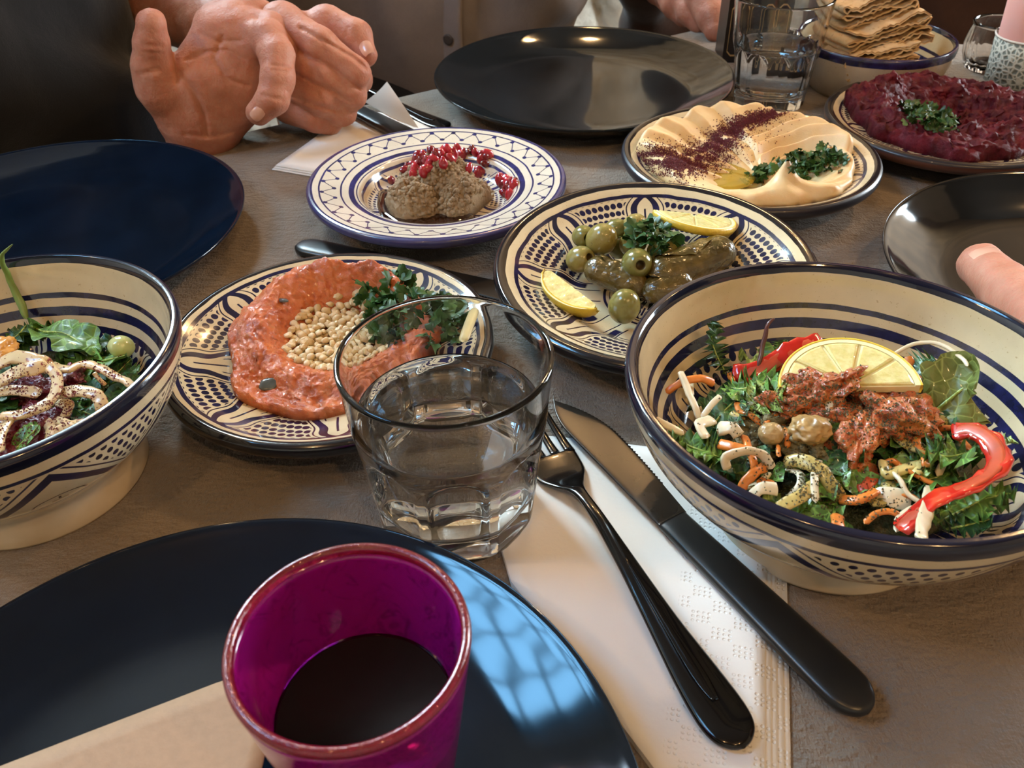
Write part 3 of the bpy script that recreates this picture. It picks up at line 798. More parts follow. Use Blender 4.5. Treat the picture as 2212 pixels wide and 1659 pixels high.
# ------------------------------------------------------------------ glass
def glass_mat(name, col=(1, 1, 1), rough=0.0, ior=1.5, **k):
    return Mat(name, rough, .5, col=col, trans=1.0, ior=ior, **k)
M_glass = glass_mat('clear_glass', (.985, .99, .985)).m
M_water = glass_mat('water', (.99, 1, 1), ior=1.33).m
def tumbler(loc, rot, Rt, Ht, Rb, K, wl, label, wlabel, wall=.0022, arch=.60, phase=0.0, apo=.945):
    n = 36*K if K*36 > 200 else 252
    def ro(z): return Rb+(Rt-Rb)*(z/Ht)**1.0
    za = Ht*arch
    outer = []
    nz = 64
    for i in range(nz+1):
        z = Ht*i/nz
        outer.append((ro(z), z))
    V = []; n = 288
    def rr(z, t):
        base = ro(z)
        if z < Ht*.045: base -= .0016*(1-z/(Ht*.045))**2
        lt = ((t+phase)*K/(2*PI)) % 1.0-.5
        a = (ro(z)*apo)/math.cos(lt*2*PI/K)
        lift = max(0.0, z-za+.0085*(abs(lt)*2)**2)/.0035
        a = a+min(1.0, lift)**1.4*.004*1.2
        bulge = .0004*math.exp(-((z-za-.006)/.006)**2)
        return min(base+bulge, a)
    prof = [0.0]; zs = [0.0]+[Ht*(i/nz) for i in range(nz+1)]
    rings = []
    V.append((0, 0, .0010)); rings.append([0])
    for f_ in (.45, .8):
        rings.append(list(range(len(V), len(V)+n)))
        for j in range(n): t = 2*PI*j/n; r = Rb*f_; V.append((r*math.cos(t), r*math.sin(t), .0010 if f_ < .6 else .0002))
    for z in zs[1:]:
        rings.append(list(range(len(V), len(V)+n)))
        for j in range(n): t = 2*PI*j/n; r = rr(z, t); V.append((r*math.cos(t), r*math.sin(t), z))
    # rim bead and the inside
    floor = .0105
    ins = [(Rt-.0003, Ht+.0007), (Rt-.0011, Ht+.0010), (Rt-.0019, Ht+.0007), (Rt-wall, Ht-.0004)]
    def ri(z):
        k = 1.0 if z > za else 0.0
        return ro(z)-wall-.0020*(1-min(1, max(0, (z-za+.008)/.012)))
    for i in range(30): z = (Ht-.002)+(floor+.008-(Ht-.002))*i/29; ins.append((ri(z), z))
    r0 = ri(floor+.008)
    for a in range(1, 9): q = a/8*PI/2; ins.append((r0-.010*(1-math.cos(q)), floor+.008-.008*math.sin(q)))
    ins += [(r0*.4, floor-.0006)]
    for (r, z) in ins:
        rings.append(list(range(len(V), len(V)+n)))
        for j in range(n): t = 2*PI*j/n; V.append((r*math.cos(t), r*math.sin(t), z))
    V.append((0, 0, floor-.0008)); rings.append([len(V)-1])
    Fc = []
    for a, b in zip(rings[:-1], rings[1:]):
        for j in range(n):
            j2 = (j+1) % n
            if len(a) == 1: Fc.append((a[0], b[j2], b[j]))
            elif len(b) == 1: Fc.append((a[j], a[j2], b[0]))
            else: Fc.append((a[j], a[j2], b[j2], b[j]))
    g = link('water_glass', mesh('water_glass', V, Fc, M_glass), loc=loc, rot=rot); tag(g, label, 'glass')
    e = .00012
    wp = [(0, floor-.0008-e), (r0*.4, floor-.0006-e)]
    for a in range(8, -1, -1): q = a/8*PI/2; wp.append((r0-.010*(1-math.cos(q))+e, floor+.008-.008*math.sin(q)-e))
    for i in range(1, 14): z = floor+.008+(wl-floor-.008)*i/13; wp.append((ri(z)+e, z))
    wp += [(ri(wl)+e, wl+.0009), (ri(wl)-.0006, wl+.0003), (ri(wl)-.0016, wl), (ri(wl)*.5, wl), (0, wl)]
    Vw, Fw, _ = lathe(wp, 144)
    w_ = link('drinking_water', mesh('drinking_water', Vw, Fw, M_water), loc=loc, rot=rot); tag(w_, wlabel, 'water')
    return g
tumbler((-.0262, .2672, .0040), (0, 0, 0), .0430, .0860, .0345, 8, .0580, 'clear faceted water glass standing in front of the orange dip', 'still water in the near faceted glass', phase=.28)
tumbler((.2370, .7620, 0), (0, 0, .3), .0415, .0900, .0320, 12, .0500, 'clear faceted water glass behind the hummus plate', 'still water in the far faceted glass', wall=.002, arch=.56, phase=.2)

# purple glass with wine
def purple_glass():
    loc = (-.0444, .1335, .0070)
    mp = Mat('magenta_glass', .12, .5, col=(.44, .012, .30), trans=.62, ior=1.45, coat=.3)
    n = mp.noise(55, 3, .6, dist=1.8); ln = (n-.5).abs().below(.012, .02)
    mp.set('Base Color', mp.mix(ln*.55, (.46, .010, .30), (.16, .003, .10))); 
    mp.bump(mp.noise(55, 3, .6, dist=1.8), .0004, .4)
    m_rim = Mat('worn_gold_red_rim', .08, .6, col=(.50, .03, .05), trans=.75, ior=1.5, coat=.5)
    q = m_rim.noise(420, 4, .75); m_rim.set('Base Color', m_rim.ramp(q, [(.42, (.38, .016, .045)), (.68, (.42, .02, .04)), (.74, (.70, .36, .18))])); m_rim.bump(q, .0005, .6)
    Ht, Rt, Rb = .0925, .0325, .0205
    def ro(z): return Rb+(Rt-Rb)*(z/Ht)**.92
    w = .0024
    po = [(0, .001), (Rb*.7, .0006), (Rb-.002, 0), (Rb, .0012)]+[(ro(z), z) for z in np.linspace(.004, Ht-.003, 40)]
    pi = [(ro(z)-w, z) for z in np.linspace(Ht-.003, .016, 30)]+[(ro(.012)-w-.001, .0125), (ro(.012)-w-.004, .0105), (0, .0100)]
    V, Fc, _ = lathe(po+pi, 160)
    g = link('wine_tumbler', mesh('wine_tumbler', V, Fc, mp.m), loc=loc); tag(g, 'magenta purple glass tumbler standing on the front plate', 'glass')
    rc = ro(Ht-.003)-w/2; pts = [(rc+(.00145)*math.cos(a), Ht-.0018+.0019*math.sin(a)) for a in np.linspace(0, 2*PI, 17)]
    Vr, Fr, _ = lathe(pts[:-1]+[pts[0]], 200)
    link('rim', mesh('rim', Vr, Fr, m_rim.m), g)
    mw = Mat('red_wine', .02, .35, col=(.008, .0008, .0015), ior=1.34)
    wl = .0560; e = .0001
    Vw, Fw, _ = lathe([(0, .0102), (ro(.012)-w-.004, .0107), (ro(.012)-w-.001, .0127)]+[(ro(z)-w+e, z) for z in np.linspace(.016, wl, 12)]+[(ro(wl)-w+e, wl+.0008), (ro(wl)-w-.0008, wl+.0002), (0, wl)], 120)
    o = link('red_wine', mesh('red_wine', Vw, Fw, mw.m), loc=loc); tag(o, 'dark red wine inside the purple tumbler', 'wine')
purple_glass()

# candle in a lace cuff, tealight jar, gold patterned tin
def candle():
    c = (.4835, .7980); M_pink = Mat('pink_wax', .5, .4, col=(.80, .44, .40), sss=.3, sssr=.004).m
    M_wick = simple('charred_wick', (.02, .015, .01), .9); Rr = .0290
    pr = [(0, 0), (Rr-.001, 0), (Rr, .001), (Rr, .075), (Rr-.0008, .082), (Rr-.004, .0868), (Rr-.010, .0885), (Rr-.018, .0870), (0, .0860)]
    V, Fc, _ = lathe([tuple(map(float, p)) for p in smooth_prof(pr[2:], 4).tolist()] if False else pr, 96)
    o = link('pillar_candle', mesh('pillar_candle', V, Fc, M_pink), loc=(c[0], c[1], 0), rot=(0, R(-3), 0)); tag(o, 'pink pillar candle wrapped in a grey lace cuff', 'candle')
    V, Fc = tube([(0, 0, .085), (.0006, 0, .090), (.002, .001, .095)], .0008, n=8); link('wick', mesh('wick', V, Fc, M_wick), o)
    ml = Mat('grey_lace', .9, .2); v1 = ml.voro(420, 'F1'); v2 = ml.voro(230, 'DISTANCE_TO_EDGE')
    ml.set('Base Color', ml.ramp(v2, [(.0, (.62, .64, .58)), (.10, (.55, .57, .50)), (.22, (.17, .20, .18))])); ml.bump(v2, -.002, .9)
    V, Fc, _ = lathe([(Rr+.0003, .001), (Rr+.0018, .001), (Rr+.0020, .030), (Rr+.0020, .0425), (Rr+.0003, .0425), (Rr+.0003, .001)], 160)
    l = link('lace_cuff', mesh('lace_cuff', V, Fc, ml.m), o)
    V, Fc, _ = lathe([(Rr+.0020+.0009*math.cos(a), .0432+.0011*math.sin(a)) for a in np.linspace(0, 2*PI, 9)], 120)
    link('braid', mesh('braid', V, Fc, simple('pale_braid', (.62, .60, .56), .9)), l)
candle()
def jar():
    mj = glass_mat('pale_ribbed_glass', (.97, .95, .92), .02).m
    c = (.4700, .8350); Rr = .0275
    rf = lambda r, z, t: r*(1+.030*math.cos(14*t)*min(1, max(0, (.034-z)/.012))) if r > .02 else r
    pr = [(0, 0), (.019, 0), (.022, .002), (.0265, .014), (.0275, .024), (.0262, .034), (.0250, .040), (.0258, .0440), (.0250, .0445), (.0238, .0440), (.0232, .040), (.0245, .033), (.0255, .024), (.0245, .015), (.020, .0065), (0, .0055)]
    V, Fc, _ = lathe(pr, 168, rf)
    tag(link('tealight_jar', mesh('tealight_jar', V, Fc, mj), loc=(c[0], c[1], 0)), 'small ribbed clear glass tealight jar beside the pink candle', 'jar')
jar()
def tin():
    mt = simple('black_lacquer', (.012, .008, .007), .3, .3, 50); mg = simple('gold_print', (.50, .33, .14), .4, metal=.2)
    a = atz(1566, 137, 0)
    o = link('black_tin', mesh('black_tin', *box(-.001, .062, 0, .040, 0, .115), mt, False), loc=(a[0]-.002, a[1]+.002, 0), rot=(0, 0, R(-2))); tag(o, 'black tin with a gold line pattern behind the far water glass', 'tin')
    def frame(cx, zc, w, h):
        c = .004
        P = [(cx-w+c, zc-h), (cx+w-c, zc-h), (cx+w, zc-h+c), (cx+w, zc+h-c), (cx+w-c, zc+h), (cx-w+c, zc+h), (cx-w, zc+h-c), (cx-w, zc-h+c)]
        n = len(P); V = []
        for (x, z) in P:
            dx, dz = (x-cx), (z-zc); k = 1-.0009/max(1e-6, math.hypot(dx, dz))*1.4
            V += [(x, -.0005, z), (cx+dx*k, -.0005, zc+dz*k), (x, .0001, z), (cx+dx*k, .0001, zc+dz*k)]
        Fc = []
        for i in range(n):
            a_, b_ = 4*i, 4*((i+1) % n)
            Fc += [(a_, b_, b_+1, a_+1), (a_+2, b_+2, b_, a_), (a_+1, b_+1, b_+3, a_+3)]
        return V, Fc
    for i in range(4):
        for j in range(2):
            mb = MB(); V, Fc = frame(.0085+i*.0148, .031+j*.056, .0060, .0245); mb.add(V, Fc)
            link('gold_line', mb.mesh('gold_line', mg, False), o)
tin()
# ------------------------------------------------------------------ food
rnd = random.Random(7); nr = np.random.RandomState(5)
def hfood(name, cx, cy, Rb, hfun, zplate, mat, n=260, m=96, zoff=0.0, rough=0.0, rscale=300, edgew=.045, horiz=0.0):
    """food spread in a dish: polar grid, Rb(theta) outline, hfun(x, y, u, th) height above the dish"""
    th = np.linspace(0, 2*PI, n, endpoint=False); u = np.linspace(0, 1, m)
    T, U = np.meshgrid(th, u, indexing='xy'); Rt = Rb(T); r = Rt*U
    Xl, Yl = r*np.cos(T), r*np.sin(T)
    zp = np.interp(r.ravel(), zplate[0], zplate[1]).reshape(r.shape)
    h = hfun(Xl, Yl, U, T)
    edge = np.clip((1-U)/edgew, 0, 1); edge = np.sqrt(1-(1-edge)**2)
    Z = zp + h*edge - .0006 + zoff
    P = np.stack([Xl, Yl, Z], -1)
    if rough:
        for o_, (s, a) in enumerate(((rscale, rough), (rscale*2.3, rough*.5))):
            Q = P*s
            D = np.stack([vn(Q+o_*31), vn(Q+50+o_*31), vn(Q+90+o_*31)], -1); D[..., :2] *= (.35+horiz)
            P = P + D*a*np.clip(edge*1.5, 0, 1)[..., None]
    V = P.reshape(-1, 3); Fc = grid_faces(m, n, cv=True)
    # close beneath
    V = np.concatenate([V, [[0, 0, float(zplate[1][0])-.0002]]]); last = (m-1)*n
    Fc = [tuple(f) for f in Fc.tolist()]+[(last+j, len(V)-1, last+(j+1) % n) for j in range(n)]
    Fc = [tuple(reversed(f)) for f in Fc]
    return link(name, mesh(name, V, [tuple(reversed(f)) for f in Fc], mat), loc=(cx, cy, 0))
def zfun(Zc, z0=0.0, Rm=.1):
    r = np.linspace(0, Rm, 60); return r, np.array([Zc(q) for q in r])

# --- herbs
M_parsley = Mat('parsley_green', .45, .4); _n = M_parsley.noise(160, 3)
M_parsley.set('Base Color', M_parsley.ramp(_n, [(.3, (.012, .045, .010)), (.7, (.045, .125, .025))])); M_parsley.set('Subsurface Weight', .12); M_parsley.set('Subsurface Scale', .002); M_parsley = M_parsley.m
M_parsley2 = simple('parsley_dark', (.030, .085, .018), .4, .5, 200)
def leaflet(size, seed, curl=.4, lobes=3):
    """small three lobed parsley leaflet with toothed edge, in local xy, stem at the origin pointing +x"""
    rg = random.Random(seed); pts = []; n = 40
    for i in range(n):
        t = -PI+2*PI*i/n; a = t
        r = .55+.30*abs(math.cos(1.5*a))**.8+.10*math.cos(9*a+rg.random())+.05*rg.random()
        if abs(abs(t)-PI) < .5: r *= .35
        pts.append((size*(.45+r*math.cos(a)*.75), size*r*math.sin(a)*.75))
    V = [(size*.42, 0, 0)]; 
    for k in (.5, 1.0):
        for i, (x, y) in enumerate(pts):
            px, py = size*.42+(x-size*.42)*k, y*k
            z = curl*size*.35*(math.sin(px/size*5+seed)*.5+math.cos(py/size*7+seed*2)*.6)*k - curl*size*.25*k*k*(py/size)**2*4
            V.append((px, py, z))
    Fc = [(0, 1+i, 1+(i+1) % n) for i in range(n)]+[(1+i, 1+n+i, 1+n+(i+1) % n, 1+(i+1) % n) for i in range(n)]
    return np.array(V), Fc
def rotm(rx, ry, rz): 
    from mathutils import Euler
    return np.array(Euler((rx, ry, rz)).to_matrix())
def parsley_clump(name, c, rad, hgt, count, size, label, seed, kind=None, cat='parsley', stem=True, flat=1.0, xr=1.0, ang=0.0):
    rg = random.Random(seed); mb = MB(); ca, sa = math.cos(ang), math.sin(ang)
    for k in range(count):
        a = rg.random()*2*PI; r = rad*math.sqrt(rg.random()); z = hgt*(1-(r/rad)**2)*rg.uniform(.35, 1.0)
        V, Fc = leaflet(size*rg.uniform(.6, 1.2), rg.randint(0, 999), rg.uniform(.3, 1.0))
        M = rotm(rg.uniform(-1.1, 1.1)*flat, rg.uniform(-1.2, .6)*flat, a+rg.uniform(-.8, .8))
        x, y = r*math.cos(a)*xr, r*math.sin(a)
        mb.add(V@M.T+np.array([x*ca-y*sa, x*sa+y*ca, z]), Fc, 0 if rg.random() < .7 else 1)
    o = link(name, mb.mesh(name, [M_parsley, M_parsley2]), loc=tuple(c)); tag(o, label, cat)
    if kind: o['kind'] = kind
    return o

# ============ aubergine mash with pomegranate
M_mash = Mat('aubergine_mash', .62, .35, sss=.1); _a = M_mash.noise(420, 5, .7); _b = M_mash.noise(60, 4)
M_mash.set('Base Color', M_mash.mix(_a.above(.36, .12), (.075, .045, .025), M_mash.ramp(_b, [(.25, (.20, .125, .065)), (.5, (.30, .205, .115)), (.75, (.37, .275, .165))])))
M_mash.bump(M_mash.noise(650, 4, .7), .0012, .9)
pc = (-.0500, .5624)
def mash_h(x, y, u, t):
    g = lambda cx, cy, s, h: h*np.clip(1-((x-cx)**2+(y-cy)**2)/s**2, 0, 1)**.6
    P = np.stack([x*70, y*70, x*0], -1)
    h = np.maximum.reduce([g(-.016, -.011, .0235, .0215), g(.018, -.010, .0235, .0225), g(.002, .006, .0270, .0320), g(-.014, .010, .019, .022)])
    h = h*(1+.13*fbm(P, 3)) + .0022*fbm(P*3.1, 3)
    return np.maximum(h, .0012)
hfood('aubergine_mash', pc[0], pc[1], lambda t: .037+.0035*np.sin(2*t+.5)+.002*np.sin(5*t), mash_h, zfun(Z_POM), M_mash.m, rough=.0009, rscale=520, horiz=.8)
tag(bpy.data.objects['aubergine_mash'], 'grey brown mashed aubergine mound topped with pomegranate seeds', 'mash')
M_mol = Mat('molasses_sauce', .05, .6, col=(.022, .006, .003), trans=.25, coat=.8).m
def pool(name, cx, cy, pts, z, mat, label, cat, thick=.0011, dish=None):
    out = resample_poly(pts, .0022); 
    for _ in range(2): out = (np.roll(out, 1, 0)+out*2+np.roll(out, -1, 0))/4
    n = len(out); c = out.mean(0); V = [(c[0], c[1], z)]
    for k in (.4, .75, .92, 1.0):
        for p in out:
            q = c+(p-c)*k; zz = z if k < .95 else z-thick
            V.append((q[0], q[1], zz))
    Fc = [(0, 1+i, 1+(i+1) % n) for i in range(n)]
    for k in range(3): a = 1+k*n; Fc += [(a+i, a+n+i, a+n+(i+1) % n, a+(i+1) % n) for i in range(n)]
    o = link(name, mesh(name, V, Fc, mat), loc=(cx, cy, 0)); tag(o, label, cat); return o
pl = [(-.046+.0, .016), (-.0445, -.006), (-.040, -.024), (-.028, -.040), (-.010, -.046), (.012, -.045), (.026, -.038), (.030, -.028), (0, -.02), (-.02, 0), (-.030, .016)]
pool('molasses', pc[0], pc[1], pl, Z_POM(.0)+.0040, M_mol, 'dark glossy molasses pooled around the brown mash', 'sauce', thick=.004)
# seeds
M_aril = Mat('pomegranate_aril', .12, .6, sss=.35, sssr=.002, coat=.6); _ob = M_aril.nt.nodes.new('ShaderNodeObjectInfo')
M_aril.set('Base Color', M_aril.ramp(X(M_aril.nt, _ob.outputs['Random']), [(0, (.11, .002, .006)), (.5, (.30, .006, .020)), (1, (.46, .020, .035))])); M_aril = M_aril.m
def blob(level, sx, sy, sz, amp, fr, seed):
    V, Fc = ico(level); V = V.copy()
    d = 1+amp*vn(V*fr+seed*7.7); V = V*d[:, None]*np.array([sx, sy, sz]); return V, Fc
aril_me = []
for k in range(4):
    V, Fc = blob(2, .0038, .0031, .0032, .12, 1.7, k); V[:, 0] += .0006*np.sign(V[:, 0])*(np.abs(V[:, 0])/.003)**2
    aril_me.append(mesh('pomegranate_seed', V, Fc, M_aril))
def ground_z(objs):
    from mathutils.bvhtree import BVHTree
    trees = []
    for o in objs:
        me = o.data; M = o.matrix_basis
        trees.append(BVHTree.FromPolygons([M @ v.co for v in me.vertices], [p.vertices[:] for p in me.polygons]))
    def f(x, y, top=.3):
        b = None
        for t in trees:
            h = t.ray_cast(Vector((x, y, top)), Vector((0, 0, -1)))
            if h[0] is not None and (b is None or h[0].z > b): b = h[0].z
        return b if b is not None else 0.0
    def hit(px, py):
        d = Vector(ray(px, py)).normalized(); best = None
        for t in trees:
            h = t.ray_cast(Vector(CAM), d)
            if h[0] is not None and (best is None or h[3] < best[3]): best = h
        return None if best is None else (np.array(best[0]), np.array(best[1]))
    return f, hit
gz, hit = ground_z([bpy.data.objects['aubergine_mash']])
mb = MB()
for k in range(1500):
    a = rnd.random()*2*PI; r = .036*math.sqrt(rnd.random()); x, y = r*math.cos(a), r*math.sin(a); z = gz(pc[0]+x, pc[1]+y)
    if z < .0135: continue
    s_ = rnd.uniform(.0006, .0019); V, Fc = ico(1); V = V*(1+.35*vn(V*2+k)[:, None])*np.array([s_*1.3, s_, s_*.9]); mb.add(V@rotm(rnd.random()*6, rnd.random()*6, 0).T+np.array([x, y, z-.0001]), Fc)
cr_ = link('crumb', mb.mesh('crumb', M_mash.m), bpy.data.objects['aubergine_mash']); cr_['kind'] = 'stuff'
gz, hit = ground_z([bpy.data.objects['aubergine_mash'], bpy.data.objects['small_plate']])
spots = []
for (x, y) in [(705, 340), (722, 352), (695, 360), (740, 330), (715, 368), (752, 345), (765, 325), (735, 372), (780, 338), (760, 362), (793, 318), (800, 335), (812, 325), (790, 352), (828, 318), (842, 322), (838, 340), (855, 318), (868, 328), (818, 345), (862, 345), (875, 315), (905, 338), (915, 322), (1010+12, 330), (1035, 345), (1048, 350), (1042, 368), (1030, 362), (895, 360), (850, 360), (1008, 365), (1028, 378), (1012, 345)]:
    pass
# picture positions of the seeds (crop origin 640,250 ; 2.9105 px per px)
for (x, y) in [(600, 415), (700, 330), (735, 300), (690, 350), (760, 260), (800, 250), (742, 345), (780, 290), (815, 285), (848, 225), (838, 300), (740, 375), (800, 365), (885, 245), (905, 235), (935, 225), (970, 270), (925, 300), (1015, 210), (1030, 235), (990, 245), (1085, 340), (1105, 215), (1080, 225), (1125, 240), (1140, 370), (1155, 345), (1175, 250), (1190, 265), (1160, 275), (1205, 250), (1190, 300), (760, 325), (870, 275), (1280, 390), (1310, 400), (1330, 430), (1350, 415), (1300, 430), (1325, 465), (1345, 475), (1365, 440), (1370, 425), (1310, 490), (1340, 500), (1280, 420), (960, 240), (1050, 240), (820, 345)]:
    spots.append((640+x/2.9105, 250+y/2.9105))
for k, (x, y) in enumerate(spots):
    h = hit(x, y+4)
    if h is None: continue
    p, nn = h
    s = rnd.uniform(.85, 1.15)
    o = link('pomegranate_seed', aril_me[k % 4], loc=(p[0], p[1], p[2]+.0015*s+(.0012 if k % 3 == 0 else 0)), rot=(rnd.random()*6, rnd.random()*6, rnd.random()*6), scale=(s, s, s))
    tag(o, 'glossy red pomegranate seed on the mashed aubergine plate', 'pomegranate seed', 'pomegranate seeds on the aubergine mash')

# ============ orange pepper dip with chopped nuts
M_dip = Mat('pepper_dip', .30, .5, sss=.1, sssr=.004, coat=.25); _a = M_dip.noise(70, 4, .65); _b = M_dip.noise(380, 4, .7)
_c = M_dip.ramp(_a, [(.28, (.26, .055, .016)), (.45, (.52, .115, .030)), (.60, (.60, .17, .050)), (.74, (.50, .055, .020))])
M_dip.set('Base Color', M_dip.mix(_b.above(.60, .1)*.5, _c, (.40, .18, .07))); M_dip.bump(M_dip.noise(520, 4, .7), .0009, .8)
dc = (-.0958, .3700)
NUTC = (.002, .013)
def dip_h(x, y, u, t):
    d = np.hypot(x-NUTC[0], (y-NUTC[1])/1.05)
    ringh = .0155*np.exp(-((d-.041)/.0135)**2)
    # open to the right, higher at the back
    ringh *= 1-.55*np.exp(-((t-.25)/.5)**2)-.0
    ringh *= 1+.22*np.sin(t)
    P = np.stack([x*60, y*60, x*0+3], -1)
    h = .0055+ringh*(1+.16*fbm(P, 3)) + .0012*fbm(P*3.3, 3)
    return h
dip = hfood('pepper_dip', dc[0], dc[1], lambda t: .0560+.0035*np.sin(3*t+1)+.002*np.sin(7*t)+.004*np.sin(t)-.0025*np.cos(t), dip_h, zfun(Z_DIP), M_dip.m, rough=.0008, rscale=620, horiz=.9)
tag(dip, 'coarse orange red pepper dip spread in a ring', 'dip')
M_nut = Mat('chopped_nut', .45, .4, sss=.25, sssr=.002); _ob = M_nut.nt.nodes.new('ShaderNodeObjectInfo')
M_nut.set('Base Color', M_nut.ramp(X(M_nut.nt, _ob.outputs['Random']), [(0, (.52, .36, .17)), (.5, (.66, .50, .28)), (1, (.74, .60, .38))])); M_nut = M_nut.m
nut_me = []
for k in range(6):
    V, Fc = blob(1, .0031, .0022, .0019, .35, 1.6, k+20); nut_me.append(mesh('nut_piece', V, Fc, M_nut, k % 2 == 0))
gz, hit = ground_z([dip]); cnt = 0; tries = 0; placed = []
ncx, ncy = dc[0]+NUTC[0]+.001, dc[1]+NUTC[1]-.002
while cnt < 285 and tries < 8000:
    tries += 1
    a = rnd.random()*2*PI; r = math.sqrt(rnd.random()); x = ncx+.0300*r*math.cos(a); y = ncy+.0320*r*math.sin(a)
    lay = 0 if cnt < 190 else 1
    if lay == 1 and r > .72: continue
    mind = .0030 if lay == 0 else .0027
    if any((x-q[0])**2+(y-q[1])**2 < mind**2 and q[2] == lay for q in placed): continue
    placed.append((x, y, lay)); z = gz(x, y)+.0012+lay*.0024+.0022*(1-r*r)
    o = link('nut_piece', nut_me[cnt % 6], loc=(x, y, z), rot=(rnd.uniform(-.7, .7), rnd.uniform(-.7, .7), rnd.random()*6), scale=(rnd.uniform(.75, 1.15),)*3)
    tag(o, 'pale chopped nut piece heaped in the middle of the orange dip', 'nut', 'chopped nuts on the orange dip'); cnt += 1
for (px, py) in ((776, 640), (790, 632), (783, 652), (798, 645), (770, 652), (805, 662), (792, 668)):
    h = hit(px, py)
    if h: 
        o = link('nut_piece', nut_me[0], loc=tuple(h[0]+[0, 0, .0012]), rot=(rnd.random(), 0, rnd.random()*6), scale=(1.35,)*3); tag(o, 'pale chopped nut piece heaped in the middle of the orange dip', 'nut', 'chopped nuts on the orange dip')
q = hit(915, 700); q = q[0] if q is not None else atz(915, 700, .03)
parsley_clump('parsley_bunch', (q[0]-.004, q[1]+.004, q[2]-.003), .0215, .017, 105, .0085, 'curly green parsley bunch on the orange dip behind the glass', 11, xr=1.15, ang=-.3)
q = hit(845, 645); q = q[0] if q is not None else atz(845, 650, .03)
parsley_clump('parsley_sprig', (q[0], q[1], q[2]+.001), .013, .006, 24, .0095, 'small loose parsley sprig at the back edge of the orange dip', 12, xr=1.4, ang=.35)
M_yel = simple('pickled_pepper', (.62, .52, .26), .3, .2, 90, coat=.4)
a, b = atz(1000, 745, .034), atz(1030, 665, .034)
V, Fc = tube([a, (a+b)/2+[0, 0, .001], b], .0030, .0016, n=10, sq=.8)
tag(link('lemon_strip', mesh('lemon_strip', V, Fc, M_yel)), 'pale yellow strip on the dip plate seen through the glass', 'garnish')
M_skin = simple('charred_pepper_skin', (.10, .12, .12), .2, .4, 120, coat=.5)
q = hit(582, 832)
if q is not None:
    V, Fc = blob(2, .0048, .0040, .0012, .2, 2, 3); tag(link('charred_skin', mesh('charred_skin', V, Fc, M_skin), loc=tuple(q[0]+[0, 0, .0006]), rot=(.35, 0, .4)), 'grey flake of charred pepper skin on the near edge of the dip', 'pepper skin')
q = hit(612, 650)
if q is not None:
    tag(link('charred_skin', bpy.data.objects['charred_skin'].data, loc=tuple(q[0]+[0, 0, .0006]), rot=(.3, .2, 2.4), scale=(.8, .6, 1)), 'grey flake of charred pepper skin on the far left of the dip', 'pepper skin')

# ============ hummus
hc = (.1762, .5877)
M_hum = Mat('hummus', .42, .4, sss=.3, sssr=.006)
M_hum.set('Base Color', M_hum.ramp(M_hum.noise(60, 4), [(.3, (.62, .42, .20)), (.7, (.72, .52, .28))])); M_hum.bump(M_hum.noise(900, 3), .00025, .5)
SC = (.006, -.020)      # where the spoon swirl starts
def hum_h(x, y, u, t):
    dx, dy = x-SC[0], y-SC[1]; d = np.hypot(dx, dy); a = np.arctan2(dy, dx)
    fr = 1/(1+np.exp((y+.036)/.007))
    base = .0070+.0090*np.clip(d/.045, 0, 1)**1.3*(1-.75*fr)
    ph = a*19.0 - d*95.0
    saw = np.mod(ph/(2*PI), 1.0); rid = np.where(saw < .75, saw/.75, (1-saw)/.25)
    amp = .0052*np.clip((d-.012)/.02, 0, 1)*np.clip((y+.035)/.03, .1, 1)
    h = base+amp*(rid-.4)
    # right hand side : concentric sweeps round the herbs
    d2 = np.hypot(x-.040, y+.018); 
    s2 = np.mod(d2/.0105, 1.0); r2 = np.where(s2 < .7, s2/.7, (1-s2)/.3)
    w = 1/(1+np.exp(-(x-.012)/.004)); 
    hb = .0060+(.0105*np.clip((d2-.012)/.035, 0, 1)+.0052*np.clip((d2-.016)/.01, 0, 1)*(r2-.4))*(1-.75*fr)
    h = h*(1-w)+hb*w
    # peaked fold at the near edge
    pk = lambda cx, cy, sx, sy, hh: hh*np.exp(-np.sqrt(((x-cx)/sx)**2+((y-cy)/sy)**2+.02))
    h = h+pk(.0105, -.0530, .0085, .0065, .026)
    h = h+.0030*np.exp(-((y+.058+.3*(x-.02)**2/.02)/.008)**2)*np.exp(-((x-.018)/.040)**2)
    h = h-.006*np.exp(-((x+.012)/.022)**2-((y+.030)/.016)**2)
    h = h+.0012*fbm(np.stack([x*40, y*40, x*0], -1), 3)
    return np.maximum(h, .002)
hum = hfood('hummus', hc[0], hc[1], lambda t: .0770+.0025*np.sin(5*t)+.0012*np.sin(11*t)+.001*np.sin(17*t)-.0015*np.cos(t), hum_h, zfun(Z_HUM), M_hum.m, n=420, m=170, edgew=.11)
tag(hum, 'pale creamy hummus swirled with a spoon in the blue rimmed plate', 'hummus')
gz, hit = ground_z([hum])
M_sumac = simple('sumac_grains', (.14, .012, .022), .75, .5, 900)
